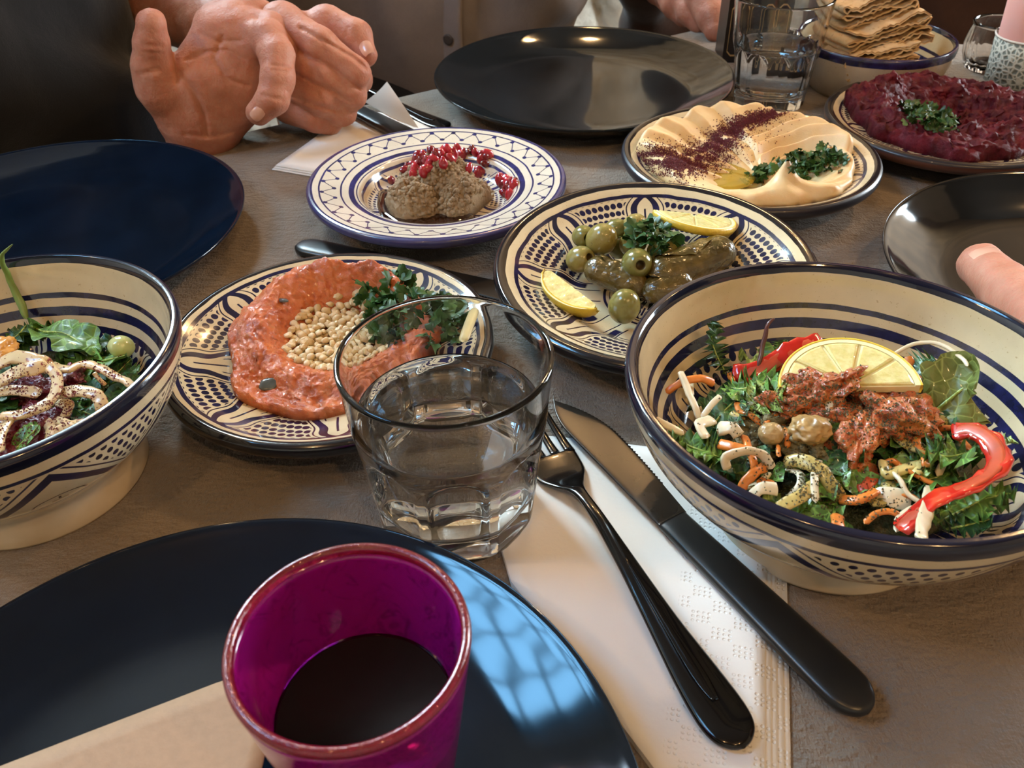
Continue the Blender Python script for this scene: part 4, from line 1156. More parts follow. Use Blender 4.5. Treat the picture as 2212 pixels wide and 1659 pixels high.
def grains(name, path, wid, count, size, mat, label, cat, seed, hitf, dens=None):
    """fine powder sprinkled along a polyline given in the picture, landing on the food surface"""
    rg = random.Random(seed); mb = MB(); P = [np.array(p, float) for p in path]; L = [np.linalg.norm(P[i+1]-P[i]) for i in range(len(P)-1)]; tot = sum(L)
    tet = np.array([(1, 1, 1), (1, -1, -1), (-1, 1, -1), (-1, -1, 1)])*.6; tf = [(0, 1, 2), (0, 3, 1), (0, 2, 3), (1, 3, 2)]
    k = 0
    while k < count:
        s = rg.random()*tot; i = 0
        while s > L[i] and i < len(L)-1: s -= L[i]; i += 1
        f = s/L[i]; p = P[i]+(P[i+1]-P[i])*f; w = wid[i]+(wid[i+1]-wid[i])*f
        p = p+np.array([rg.gauss(0, w), rg.gauss(0, w*.62)])
        k += 1
        if vn(np.array([[p[0]/13.0, p[1]/9.0, seed]]))[0] < rg.uniform(-.9, .15): continue
        h = hitf(p[0], p[1])
        if h is None: continue
        sz = size*rg.uniform(.6, 1.5); M = rotm(rg.random()*6, rg.random()*6, 0)
        mb.add((tet*sz)@M.T+h[0]+np.array([0, 0, sz*.3]), tf)
    o = link(name, mb.mesh(name, mat, False)); tag(o, label, cat); o['kind'] = 'stuff'; return o
grains('sumac', [(1392, 335), (1430, 350), (1490, 355), (1530, 335), (1560, 300), (1600, 270), (1650, 250), (1690, 236)], [20, 26, 26, 24, 20, 15, 10, 7], 19000, .00050, M_sumac, 'dark red sumac sprinkled in a band across the hummus', 'sumac', 3, hit)
grains('sumac', [(1400, 320), (1560, 380), (1640, 290), (1720, 245)], [22, 26, 26, 14], 420, .00045, M_sumac, 'scattered specks of red sumac and pepper across the hummus', 'sumac', 4, hit)
M_oil = Mat('olive_oil', .03, .5, col=(.80, .56, .06), trans=.75, ior=1.47, coat=.3).m
def oil():
    pts = [(1518, 392), (1505, 378), (1540, 366), (1575, 350), (1598, 325), (1620, 318), (1618, 340), (1608, 362), (1635, 380), (1622, 398), (1585, 408), (1545, 406)]
    P = resample_poly(pts, 5); c = P.mean(0); V = []; n = len(P); z_ = float(np.percentile([h[0][2] for h in (hit(*(c+(p-c)*k)) for p in P for k in (.3, .6, .9)) if h is not None], 52))
    ks = (0.02, .2, .4, .6, .8, .93, 1.0)
    for k in ks:
        for p in P:
            q = c+(p-c)*k; V.append(atz(q[0], q[1], z_)-np.array([0, 0, .0012 if k > .97 else 0]))
    V = np.array(V); zt = np.median(V[:, 2]); m = len(ks)
    Fc = [tuple(reversed(f)) for f in grid_faces(m, n, cv=True).tolist()]
    Fc.append(tuple(range(n)))
    return tag(link('olive_oil', mesh('olive_oil', V, Fc, M_oil)), 'yellow green olive oil pooled in the hummus', 'oil')
oil()
def chopped(name, path, wid, count, size, label, seed, hitf, lift=.004, cat='parsley', skip=None):
    rg = random.Random(seed); mb = MB(); P = [np.array(p, float) for p in path]; L = [np.linalg.norm(P[i+1]-P[i]) for i in range(len(P)-1)]; tot = sum(L)
    for k in range(count):
        s = rg.random()*tot; i = 0
        while s > L[i] and i < len(L)-1: s -= L[i]; i += 1
        f = s/L[i]; p = P[i]+(P[i+1]-P[i])*f; w = wid[i]+(wid[i+1]-wid[i])*f
        g1, g2 = max(-1.7, min(1.7, rg.gauss(0, 1))), max(-1.5, min(1.5, rg.gauss(0, .62)))
        if skip and skip(p[0]+g1*w, p[1]+g2*w): continue
        h = hitf(p[0]+g1*w, p[1]+g2*w)
        if h is None: continue
        V, Fc = leaflet(size*rg.uniform(.55, 1.15), rg.randint(0, 999), rg.uniform(.3, 1.2))
        M = rotm(rg.uniform(-.9, .9), rg.uniform(-.9, .4), rg.random()*6.28)
        mb.add(V@M.T+h[0]+np.array([0, 0, .0006+lift*rg.random()*max(0, 1-abs(g1)/1.8)]), Fc, 0 if rg.random() < .75 else 1)
    o = link(name, mb.mesh(name, [M_parsley, M_parsley2])); tag(o, label, cat); o['kind'] = 'stuff'; return o
chopped('chopped_parsley', [(1630, 392), (1680, 370), (1730, 365), (1780, 352), (1812, 352)], [7, 14, 22, 18, 8], 240, .0062, 'chopped green parsley heaped on the hummus', 5, hit, lift=.010, skip=lambda x, y: y > 352+abs(x-1692)*.9)
chopped('chopped_parsley', [(1600, 392), (1601, 395)], [2, 2], 3, .0060, 'single parsley flake beside the oil on the hummus', 6, hit, lift=.001)

# ============ beetroot spread
bc = (.3526, .6606)
M_beet = Mat('beetroot_spread', .46, .22); _a = M_beet.noise(60, 4, .65)
M_beet.set('Base Color', M_beet.ramp(_a, [(.3, (.040, .002, .007)), (.55, (.10, .004, .014)), (.75, (.16, .009, .022))])); M_beet.bump(M_beet.noise(420, 4, .7), .0013, .9)
def beet_h(x, y, u, t):
    P = np.stack([x*55, y*55, x*0+7], -1)
    d = np.hypot(x-.002, y+.0)
    h = .009+.013*np.exp(-((d-.050)/.020)**2)*(1+.5*fbm(P, 3))+.0025*fbm(P*3, 3)
    h = h+.010*np.exp(-((x+.045)/.022)**2-((y-.035)/.02)**2)
    return np.maximum(h, .002)
beet = hfood('beetroot_spread', bc[0], bc[1], lambda t: .0740+.004*np.sin(3*t+.4)+.003*np.sin(7*t+2)+.002*np.sin(13*t), beet_h, zfun(Z_BEET), M_beet.m, rough=.0020, rscale=240, horiz=.9)
tag(beet, 'deep purple red beetroot spread with a rough surface', 'spread')
gz, hit = ground_z([beet])
chopped('chopped_parsley', [(1955, 235), (1985, 250), (2020, 265), (2055, 275)], [9, 17, 16, 11], 110, .0078, 'chopped green parsley on the beetroot spread', 8, hit, lift=.006)

# ============ olives, stuffed vine leaves, lemon
gz, hit = ground_z([o_olive])
M_olive = Mat('green_olive', .22, .5, sss=.25, sssr=.004, coat=.4); _ob = M_olive.nt.nodes.new('ShaderNodeObjectInfo')
_c = M_olive.ramp(X(M_olive.nt, _ob.outputs['Random']), [(0, (.150, .140, .032)), (.5, (.230, .190, .046)), (1, (.330, .255, .080))])
M_olive.set('Base Color', M_olive.mix(M_olive.noise(600, 2).above(.66, .05)*.5, _c, (.10, .08, .03))); M_olive = M_olive.m
M_hole = simple('olive_flesh', (.10, .065, .02), .5, .3, 300)
def olive_mesh(hole, seed):
    pr = []
    a, b = .0098, .0082
    for i in range(25):
        t = PI*i/24; r = b*math.sin(t); z = -a*math.cos(t); pr.append((r, z))
    if hole:
        pr = [p for p in pr if not (p[1] > a*.90)]
        pr += [(.0031, a*.895), (.0026, a*.86), (.0023, a*.7), (.0022, a*.35), (0, a*.3)]
    pr[0] = (0, pr[0][1]); 
    if not hole: pr[-1] = (0, pr[-1][1])
    V, Fc, sg = lathe(pr, 36); V = np.array(V); V *= (1+.02*vn(V*160+seed*9))[:, None]
    k = len(pr)-4
    return mesh('olive', V, Fc, [M_olive, M_hole], True, [1 if (hole and s >= k) else 0 for s in sg])
ol = [olive_mesh(True, 1), olive_mesh(False, 2)]
# crop 1050,360 ; 2.949
def Q3(x, y): return 1050+x/2.949, 360+y/2.949
olives = [
    ((735, 465), .030, 1, (.5, .3, 0), 1.15, 'largest green olive, topmost at the left of the olive heap'),
    ((620, 445), .027, 0, (1.2, 0, .3), .85, 'green olive with a star cut end at the upper left of the heap'),
    ((600, 590), .021, 0, (1.0, -.4, 1.0), 1.0, 'green olive at the left end of the heap above the lemon wedge'),
    ((825, 410), .028, 1, (.3, .9, 0), .9, 'pale olive half hidden behind the largest olive'),
    ((940, 395), .030, 1, (.2, .5, .6), 1.0, 'green olive just left of the parsley sprig'),
    ((935, 490), .028, 1, (.6, .9, 0), .92, 'green olive under the parsley sprig leaves'),
    ((960, 615), .029, 0, (1.15, .25, 0), 1.08, 'pitted olive with its dark hole facing out, in front of the heap'),
    ((850, 510), .020, 1, (.6, .2, 0), .9, 'small olive wedged between the larger ones'),
    ((1130, 540), .026, 1, (.4, 1.2, 0), 1.05, 'yellowish olive behind the long vine leaf roll'),
    ((880, 890), .0185, 1, (.15, .1, 0), 1.10, 'single green olive alone at the near edge of the plate'),
]
for (p, z, k, r, s, lab) in olives:
    q = atz(*Q3(*p), z+.0055); o = link('olive', ol[0] if k == 0 else ol[1], loc=tuple(q), rot=r, scale=(s, s, s)); tag(o, lab, 'olive')
M_vine = Mat('vine_leaf', .20, .5, coat=.6); _a = M_vine.noise(90, 4); _b = M_vine.noise(260, 3, stretch=(.3, 1, 1))
M_vine.set('Base Color', M_vine.ramp(_a, [(.28, (.030, .022, .006)), (.5, (.075, .052, .012)), (.75, (.15, .095, .022))]))
M_vine.bump(_b+M_vine.voro(240, 'DISTANCE_TO_EDGE')*.8, .0012, .7); M_vine = M_vine.m
def dolma(a, b, rad, seed, label):
    a = np.array(a); b = np.array(b); L = np.linalg.norm(b-a); n, m = 56, 64; V = []
    for i in range(n+1):
        u = i/n; e = min(u, 1-u)*L/rad; k = math.sqrt(max(0, 1-(1-min(1, e*.9))**2)) if e < 1.1 else 1.0
        for j in range(m):
            t = 2*PI*j/m
            step = .06*((t+u*4.2) % (2*PI))/(2*PI)
            r = rad*max(k, .02)*(1+step+.05*math.sin(2*t+seed))
            V.append((u*L, r*math.cos(t), r*math.sin(t)*.92))
    V = np.array(V); V += (.05*rad*vn(V*110+seed*5))[:, None]*np.array([.3, 1, 1]); V += (.02*rad*vn(V*420+seed*5))[:, None]*np.array([.3, 1, 1])
    Fc = [tuple(f) for f in grid_faces(n+1, m, cv=True).tolist()]; Fc += [tuple(reversed(range(m))), tuple(range(n*m, (n+1)*m))]
    d = (b-a)/L; rz = math.atan2(d[1], d[0]); ry = -math.asin(d[2])
    o = link('stuffed_vine_leaf', mesh('stuffed_vine_leaf', V, [tuple(reversed(f)) for f in Fc], M_vine), loc=tuple(a), rot=(0, ry, rz)); tag(o, label, 'vine leaf roll')
    # the folded leaf flap lying on the roll
    F = []; nu, nv = 22, 18
    for i in range(nu+1):
        u = i/nu
        for j in range(nv+1):
            v = j/nv; x = L*(.18+.66*u); th = PI*.12+v*PI*.55*(1-.55*abs(u-.45)*1.6)
            r = rad*1.055+.0005*math.sin(u*19)+.0004*math.sin(v*9+u*5)
            F.append((x, r*math.cos(th), r*math.sin(th)*.93))
    F = np.array(F); F[:, 1:] *= (1+.03*vn(F*200+seed))[:, None]
    Fl = [tuple(f) for f in grid_faces(nu+1, nv+1).tolist()]
    link('leaf_fold', mesh('leaf_fold', F, Fl, M_vine), o)
    return o
d1a, d1b = atz(*Q3(1075, 690), .0290), atz(*Q3(1530, 520), .0325)
dolma(d1a-[.004, .003, 0], d1b+[.004, .001, 0], .0105, 1, 'long brown stuffed vine leaf roll lying at the right of the olives')
d2a, d2b = atz(*Q3(690, 640), .0270), atz(*Q3(985, 770), .0230)
dolma(d2a-[.005, -.003, 0], d2b+[.004, -.002, 0], .0090, 2, 'dark stuffed vine leaf roll under the pitted olive')
d3a, d3b = atz(*Q3(1040, 800), .0230), atz(*Q3(1180, 740), .0250)
dolma(d3a-[.004, .002, 0], d3b+[.012, .004, 0], .0095, 3, 'short green brown vine leaf roll below the long one')

M_rind = simple('lemon_rind', (.72, .50, .045), .35, .15, 300, .0003, 700, coat=.2)
M_pith = simple('lemon_pith', (.80, .72, .40), .5, .08, 200)
M_flesh = Mat('lemon_flesh', .16, .5, sss=.4, sssr=.004, coat=.5); _a = M_flesh.noise(300, 3, stretch=(1, 1, 1))
M_flesh.set('Base Color', M_flesh.ramp(_a, [(.3, (.58, .50, .18)), (.7, (.74, .67, .34))])); M_flesh.bump(M_flesh.noise(420, 3), .0005, .7); M_flesh = M_flesh.m
def lemon_half(Rl, th, nseg=5, ang=PI, skew=0.0):
    """half slice in the xy plane, cut edge along x, rind toward +y ; returns (body with rind, [segments])"""
    root = MB(); n = 40
    def arcband(r0, r1, z0, z1, a0=0, a1=ang, bulge=0.0):
        V = []; 
        for i in range(n+1):
            a = a0+(a1-a0)*i/n; c, s = math.cos(a), math.sin(a)
            for (r, z) in ((r0, z0), (r1-bulge, z0), (r1, (z0+z1)/2), (r1-bulge, z1), (r0, z1)): V.append((r*c, r*s, z))
        Fc = [tuple(reversed(f)) for f in grid_faces(n+1, 5, cv=True).tolist()]; Fc += [tuple(range(5)), tuple(reversed(range(n*5, n*5+5)))]
        return V, Fc
    rind = arcband(Rl*.955, Rl, 0, th, bulge=Rl*.012)
    pith = arcband(Rl*.885, Rl*.955, .0001, th-.0001)
    core = []
    segs = []
    g = .010
    for k in range(nseg):
        a0 = ang*k/nseg+g; a1 = ang*(k+1)/nseg-g; V = []; m = 12
        for (z, inn) in ((.0003, .04), (th*.5, 0.0), (th-.0001, .03), (th+.0004, .10)):
            V.append((Rl*.08*math.cos((a0+a1)/2)*(1+inn*2), Rl*.08*math.sin((a0+a1)/2)*(1+inn*2), z))
            for i in range(m+1):
                a = a0+(a1-a0)*(inn+(1-2*inn)*i/m); r = Rl*.885*(1-inn*.6)
                V.append((r*math.cos(a), r*math.sin(a), z))
        q = m+2; Fc = [tuple(reversed(f)) for f in grid_faces(4, q, cv=True).tolist()]; Fc += [tuple(range(q)), tuple(reversed(range(3*q, 4*q)))]
        segs.append((np.array(V), Fc))
    # membranes : a thin half disc between the segments
    V = [(0, 0, .0005), (0, 0, th-.0009)]; mm = 30
    for i in range(mm+1):
        a = ang*i/mm
        for z in (.0005, th-.0009): V.append((Rl*.90*math.cos(a), Rl*.90*math.sin(a), z))
    Fc = []
    for i in range(mm): a = 2+2*i; Fc += [(0, a+2, a), (1, a+1, a+3), (a, a+2, a+3, a+1)]
    Fc += [(0, 2, 3, 1), (0, 1, 3+2*mm, 2+2*mm)]
    return rind, pith, (V, Fc), segs
def lemon(loc, rot, Rl, th, label, nseg=5, ang=PI):
    rind, pith, mem, segs = lemon_half(Rl, th, nseg, ang)
    mb = MB(); mb.add(*mem); mb.add(*pith)
    o = link('lemon_slice', mb.mesh('lemon_slice', M_pith, False), loc=loc, rot=rot); tag(o, label, 'lemon')
    link('rind', mesh('rind', *rind, M_rind), o)
    for V, Fc in segs: link('segment', mesh('segment', V, Fc, M_flesh, False), o)
    return o
q = atz(*Q3(1310, 345), .035); lemon((q[0], q[1], q[2]), (R(8), R(-12), R(-172)), .0270, .0045, 'half lemon slice lying behind the long vine leaf roll')
# wedge : a thick sector with flesh on two faces
def lemon_wedge(loc, rot, L, Rr, label):
    n, m = 30, 14; V = []
    for i in range(n+1):
        u = -1+2*i/n; rr = Rr*math.sqrt(max(0, 1-u*u*.94)); x = L*u
        if abs(u) > .9: x += math.copysign(.001, u)
        for j in range(m+1):
            a = -.62+1.24*j/m; V.append((x, -rr*math.cos(a), rr*math.sin(a)))
    body = [tuple(f) for f in grid_faces(n+1, m+1).tolist()]
    rV = np.array(V); inner = rV.copy(); inner[:, 1] += Rr*.09; inner[:, 2] *= .93
    mb = MB(); o_idx = len(rV); Fc = [tuple(reversed(f)) for f in body]; Fi = [tuple(q+o_idx for q in f) for f in body]
    m1 = m+1; ed = []
    for i in range(n):
        for j0 in (0, m): a, b = i*m1+j0, (i+1)*m1+j0; ed.append((a, b, b+o_idx, a+o_idx) if j0 == 0 else (b, a, a+o_idx, b+o_idx))
    rind = mesh('lemon_wedge', np.concatenate([rV, inner]), Fc+Fi+ed, M_rind)
    o = link('lemon_wedge', rind, loc=loc, rot=rot); tag(o, label, 'lemon')
    # flesh : between the two cut faces down to the core line
    for s in (-1, 1):
        FV = []; k = 8
        for i in range(n+1):
            u = -1+2*i/n; rr = Rr*math.sqrt(max(0, 1-u*u*.94))*.93; x = L*u*.985
            a = .60*s
            for j in range(k+1):
                f = j/k; y = -rr*math.cos(a)*(1-f)-.0006*f; z = rr*math.sin(a)*(1-f)*.97
                z += s*.0004*math.sin(u*11)*math.sin(f*PI)
                FV.append((x*(1-.10*f), y, z))
        Ff = [tuple(q) for q in grid_faces(n+1, k+1).tolist()]
        if s < 0: Ff = [tuple(reversed(q)) for q in Ff]
        link('flesh', mesh('flesh', FV, [tuple(reversed(q)) for q in Ff], M_flesh), o)
        pv = []
        for i in range(n+1):
            u = -1+2*i/n; rr = Rr*math.sqrt(max(0, 1-u*u*.94)); x = L*u
            for f in (0.0, .11): pv.append((x*(1-.02*f), -rr*math.cos(.61*s)*(1-f), rr*math.sin(.61*s)*(1-f)+s*.00035))
        link('pith', mesh('pith', pv, [tuple(reversed(q)) if s > 0 else tuple(q) for q in grid_faces(n+1, 2).tolist()], M_pith), o)
    return o
q = atz(*Q3(515, 770), .0265)
lemon_wedge((q[0]+.004, q[1]+.001, q[2]), (R(38), R(6), R(-52)), .0215, .0160, 'lemon wedge at the near left of the olive plate')
q = atz(*Q3(1060, 400), .0460)
parsley_clump('parsley_sprig', (q[0], q[1], q[2]-.008), .0105, .012, 46, .0085, 'bright green parsley sprig standing among the olives', 21, ang=.4)
# ------------------------------------------------------------------ salads
def mk_leaf_mat(name, c1, c2, c3):
    m = Mat(name, .42, .4, sss=.12, sssr=.002, coat=.15); a = m.noise(90, 4, .6); v = m.voro(170, 'DISTANCE_TO_EDGE')
    c = m.ramp(a, [(.28, c1), (.52, c2), (.75, c3)]); m.set('Base Color', m.mix(v.below(.035, .05)*.55, c, tuple(min(1, q*2.0) for q in c3)))
    m.bump(v._m('MINIMUM', .25)*2.0+m.noise(300, 2)*.3, .0010, .6); return m.m
L_DARK = mk_leaf_mat('dark_leaf', (.010, .036, .014), (.024, .075, .024), (.045, .12, .030))
L_MID = mk_leaf_mat('green_leaf', (.035, .095, .018), (.075, .17, .028), (.13, .26, .050))
L_PALE = mk_leaf_mat('pale_leaf', (.12, .19, .035), (.22, .31, .065), (.36, .44, .14))
M_white = simple('white_shred', (.70, .62, .44), .35, .16, 120, coat=.25, sss=.2)
M_carrot = simple('carrot', (.66, .20, .03), .35, .3, 140, coat=.25, sss=.15)
M_pepper = Mat('red_pepper', .14, .5, coat=.6, sss=.15); M_pepper.set('Base Color', M_pepper.ramp(M_pepper.noise(60, 3), [(.3, (.32, .008, .006)), (.6, (.55, .022, .012)), (.8, (.60, .07, .02))])); M_pepper = M_pepper.m
M_pepin = simple('pepper_flesh', (.50, .060, .020), .35, .3, 120, coat=.3)
M_tomato = Mat('stewed_tomato', .28, .5, sss=.2, coat=.3); _a = M_tomato.noise(110, 4, .65); _b = M_tomato.noise(460, 3, .7)
M_tomato.set('Base Color', M_tomato.mix(_b.above(.57, .08)*.6, M_tomato.ramp(_a, [(.3, (.20, .034, .014)), (.5, (.46, .110, .028)), (.66, (.58, .24, .07)), (.78, (.30, .22, .09))]), (.24, .19, .08))); M_tomato.bump(_b, .0016, .9); M_tomato = M_tomato.m
M_olv = Mat('herbed_mash', .55, .4, sss=.1); _a = M_olv.noise(200, 4, .7); M_olv.set('Base Color', M_olv.ramp(_a, [(.3, (.045, .035, .015)), (.5, (.13, .105, .045)), (.7, (.25, .21, .10))])); M_olv.bump(_a, .002, .9); M_olv = M_olv.m
M_yell = Mat('herbed_courgette', .35, .4, sss=.15, coat=.2); _a = M_yell.noise(260, 3, .6); M_yell.set('Base Color', M_yell.mix(_a.above(.60, .05), M_yell.ramp(M_yell.noise(60, 3), [(.3, (.34, .26, .07)), (.7, (.55, .45, .17))]), (.05, .055, .02))); M_yell = M_yell.m
M_herb = simple('dried_herb_flakes', (.11, .105, .05), .8, .5, 900)
M_stalk = simple('purple_stalk', (.10, .030, .028), .35, .4, 100, coat=.2)
M_onion = Mat('sumac_onion', .28, .5, sss=.3, sssr=.003, coat=.3); _a = M_onion.noise(330, 4, .7)
M_onion.set('Base Color', M_onion.mix(_a.above(.585, .035), M_onion.ramp(M_onion.noise(35, 2), [(.3, (.56, .38, .17)), (.6, (.62, .50, .32))]), (.20, .035, .030))); M_onion = M_onion.m
M_beetr = simple('beet_shreds', (.16, .010, .030), .35, .6, 160, .001, 300, coat=.2)

def leaf(path, width, mat, seed, frill=.5, lobes=6, jag=.35, curl=.3, nrm=(0, 0, 1), nv=13, stem=True, thick=0.0):
    """leaf along a 3D midrib; jagged ruffled edge"""
    P = smooth_prof(path, 9); m = len(P); T = np.gradient(P, axis=0); T /= np.linalg.norm(T, axis=1)[:, None]
    up = np.array(nrm, float); V = []; L = np.linalg.norm(np.diff(P, axis=0), axis=1).sum(); rg = random.Random(seed); ph = rg.random()*6
    for i in range(m):
        u = i/(m-1); up = up-T[i]*np.dot(up, T[i]); up /= np.linalg.norm(up)+1e-9; sd = np.cross(T[i], up)
        env = (math.sin(PI*min(1, u*.93+.06))**.7)*(0.25+.75*min(1, u*2.2))
        for j in range(nv):
            v = -1+2*j/(nv-1)
            cut = 1-jag*(.5+.5*math.cos(u*lobes*2*PI+ph+(.9 if v > 0 else 0)+abs(v)*1.3))**1.6
            w = width*env*cut*(1+.10*vn(np.array([[u*14+seed, v*2, seed]]))[0])
            z = frill*width*.42*abs(v)**1.7*math.sin(u*lobes*PI*2.3+ph+(2.0 if v > 0 else 0))+curl*width*(v*v)*.6+.06*width*math.sin(u*9+v*5+ph)
            V.append(P[i]+sd*(w*v)+up*z)
    V = np.array(V); Fc = grid_faces(m, nv).tolist(); Fc = [tuple(f) for f in Fc]
    return V, Fc, P, L
def put_leaf(name, path, width, mat, seed, label, group=None, cat='leaf', rib=True, **k):
    V, Fc, P, L = leaf(path, width, mat, seed, **k)
    o = link(name, mesh(name, V, Fc, mat)); tag(o, label, cat, group)
    if rib:
        V, Fc = tube(P[::3]+np.array([0, 0, .0003]), max(.0006, width*.055), n=6, sub=2, wf=lambda u: 1-.75*u)
        link('midrib', mesh('midrib', V, Fc, L_PALE), o)
    return o
def strip(name, pts, w, t, mat, label, cat, group=None, **k):
    w, t = w*.62, t*.62
    V, Fc = tube(pts, w, t, **k); sd_ = len(label)*1.7
    V = V+np.stack([vn(V*190+sd_), vn(V*190+sd_+40), vn(V*190+sd_+80)], -1)*w*.28+np.stack([vn(V*520+sd_), vn(V*520+sd_+40), vn(V*520+sd_+80)], -1)*w*.10; o = link(name, mesh(name, V, Fc, mat)); return tag(o, label, cat, group)
def chunk(name, p, s, mat, label, cat, seed, group=None, amp=.4, fr=1.6, rot=(0, 0, 0), level=4):
    V, Fc = ico(level); V = V.copy(); n1 = fbm(V*fr+seed*3.1, 3, .55)
    V = V*(1+amp*n1)[:, None]*np.array(s); M = rotm(*rot); V = V@M.T
    return tag(link(name, mesh(name, V, Fc, mat), loc=tuple(p)), label, cat, group)
# ---------------- right bowl. Z1: crop 1380,660 ; 2.6587
def Z1(x, y, z): return atz(1380+x/2.6587, 660+y/2.6587, z)
bRc = (.1385, .2670)
def bed(name, c, Rb, z0, mat, label, seed, amp=.004, n=120, m=40, dome=.006):
    th = np.linspace(0, 2*PI, n, endpoint=False); u = np.linspace(0, 1, m); T, U = np.meshgrid(th, u); r = Rb*U
    X_, Y_ = r*np.cos(T), r*np.sin(T); Zz = z0+dome*(1-U**2)+amp*fbm(np.stack([X_*70, Y_*70, X_*0+seed], -1), 4)-.004*U**8
    V = np.stack([X_, Y_, Zz], -1).reshape(-1, 3); V = np.concatenate([V, [[0, 0, z0-.016]]]); last = (m-1)*n
    Fc = [tuple(f) for f in grid_faces(m, n, cv=True).tolist()]+[(last+j, len(V)-1, last+(j+1) % n) for j in range(n)]
    o = link(name, mesh(name, V, Fc, mat), loc=(c[0], c[1], 0)); tag(o, label, 'salad'); o['kind'] = 'stuff'; return o
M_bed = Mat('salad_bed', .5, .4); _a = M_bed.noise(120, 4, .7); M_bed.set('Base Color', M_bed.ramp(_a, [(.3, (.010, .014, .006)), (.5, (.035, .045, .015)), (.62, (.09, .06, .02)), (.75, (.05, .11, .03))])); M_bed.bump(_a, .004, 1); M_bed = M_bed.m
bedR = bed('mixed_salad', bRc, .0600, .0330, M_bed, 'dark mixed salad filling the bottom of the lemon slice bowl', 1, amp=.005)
rg = random.Random(42)
def rand_leaves(c, Rb, z0, count, label, group, seed, mats, size=(.010, .018), dome=.008):
    rg = random.Random(seed)
    for k in range(count):
        a = rg.random()*2*PI; r = Rb*math.sqrt(rg.random())*.97; x, y = c[0]+r*math.cos(a), c[1]+r*math.sin(a); z = z0+dome*(1-(r/Rb)**2)+rg.uniform(0, .005)
        d = rg.random()*2*PI; L = rg.uniform(*size)*1.25; w = rg.uniform(*size)*.5
        p0 = np.array([x, y, z]); dv = np.array([math.cos(d), math.sin(d), 0])
        pth = [p0-dv*L, p0+[0, 0, rg.uniform(.001, .005)], p0+dv*L+[0, 0, rg.uniform(-.004, .003)]]
        # keep inside the bowl
        ok = all(math.hypot(q[0]-c[0], q[1]-c[1]) < Rb*1.03 for q in pth)
        if not ok: continue
        put_leaf('salad_leaf', pth, w, rg.choice(mats), seed*100+k, label, group, rib=False, frill=rg.uniform(.5, 1.1), lobes=rg.choice((4, 5, 7)), jag=rg.uniform(.2, .5), nv=9, nrm=(rg.uniform(-.6, .6), rg.uniform(-.6, .6), 1))
rand_leaves(bRc, .0640, .0365, 85, 'torn green leaf in the bowl with the lemon slice', 'torn leaves in the lemon slice bowl', 3, [L_DARK, L_MID, L_MID, L_DARK, L_PALE])
def frisee(pts, w, mat, seed, label, zs, frill=1.1, lobes=8, jag=.6, **k):
    return put_leaf('lettuce_leaf', [Z1(x, y, z) for (x, y), z in zip(pts, zs)], w, mat, seed, label, None, frill=frill, lobes=lobes, jag=jag, nv=15, **k)
frisee([(500, 400), (450, 300), (420, 210), (415, 90)], .0085, L_DARK, 31, 'upright dark frilly leaf against the far left wall of the right bowl', [.040, .048, .054, .066], jag=.45)
frisee([(790, 330), (830, 250), (850, 200)], .006, L_MID, 32, 'small pale green frill behind the red pepper at the far side', [.048, .054, .058])
frisee([(820, 400), (720, 450), (600, 480), (520, 470)], .0105, L_MID, 33, 'frilly green leaf left of the lemon slice', [.050, .055, .054, .050])
frisee([(640, 640), (690, 590), (740, 530), (790, 480)], .011, L_PALE, 34, 'pale yellow green lettuce frill between the shreds and the tomatoes', [.050, .054, .056, .055])
frisee([(420, 700), (480, 620), (560, 540)], .012, L_DARK, 35, 'dark green leaf beside the white shreds at the left', [.046, .051, .050], frill=.5, jag=.25)
frisee([(180, 760), (290, 810), (400, 850), (500, 890)], .0115, L_MID, 36, 'bright frilly leaf at the near left edge of the right bowl', [.047, .052, .053, .050])
frisee([(380, 980), (430, 900), (490, 830)], .009, L_DARK, 37, 'folded dark leaf under the curled white shred', [.045, .050, .052], frill=.6)
frisee([(1540, 420), (1620, 360), (1690, 300)], .010, L_DARK, 38, 'curly green frill right of the lemon slice', [.050, .056, .060])
frisee([(1490, 720), (1640, 700), (1800, 650)], .012, L_DARK, 41, 'dark blue green leaf behind the red tomato piece', [.046, .048, .050], frill=.5, jag=.2)
frisee([(1580, 900), (1680, 860), (1790, 870), (1900, 840)], .0125, L_MID, 42, 'light frilly leaf inside the red pepper curve', [.048, .055, .056, .052])
frisee([(1500, 970), (1650, 1000), (1800, 960)], .0120, L_MID, 43, 'green frilly leaf behind the lower red pepper strip', [.045, .049, .050])
frisee([(1700, 1260), (1850, 1180), (2000, 1110), (2150, 1080)], .0105, L_MID, 44, 'long feathery green leaf at the near right of the bowl', [.046, .052, .055, .056], jag=.7, lobes=10)
frisee([(1750, 1290), (1900, 1260), (2020, 1230)], .0085, L_DARK, 45, 'dark feathery leaf tip beside the near rim', [.046, .050, .052], jag=.6)
frisee([(2040, 760), (2090, 790), (2140, 780)], .0075, L_PALE, 46, 'pale lettuce stub behind the red pepper bend', [.052, .056, .058], frill=.7)
frisee([(1120, 960), (1220, 930), (1330, 950)], .0110, L_DARK, 47, 'dark leaf in the hollow below the tomatoes', [.042, .044, .044], frill=.5, jag=.2)
frisee([(1680, 1050), (1560, 1010), (1480, 980)], .008, L_DARK, 48, 'small dark leaf hanging over the white strip', [.046, .050, .050])
# broad flat olive green leaf standing at the right
put_leaf('broad_leaf', [Z1(1640, 660, .046), Z1(1760, 560, .054), Z1(1880, 470, .060), Z1(1930, 500, .062)], .0175, mk_leaf_mat('olive_leaf', (.085, .11, .022), (.13, .16, .035), (.17, .20, .055)), 51, 'broad flat olive green leaf leaning on the right wall of the bowl', frill=.12, jag=.06, lobes=2, nv=11, curl=.1, nrm=(-.2, -.6, 1))
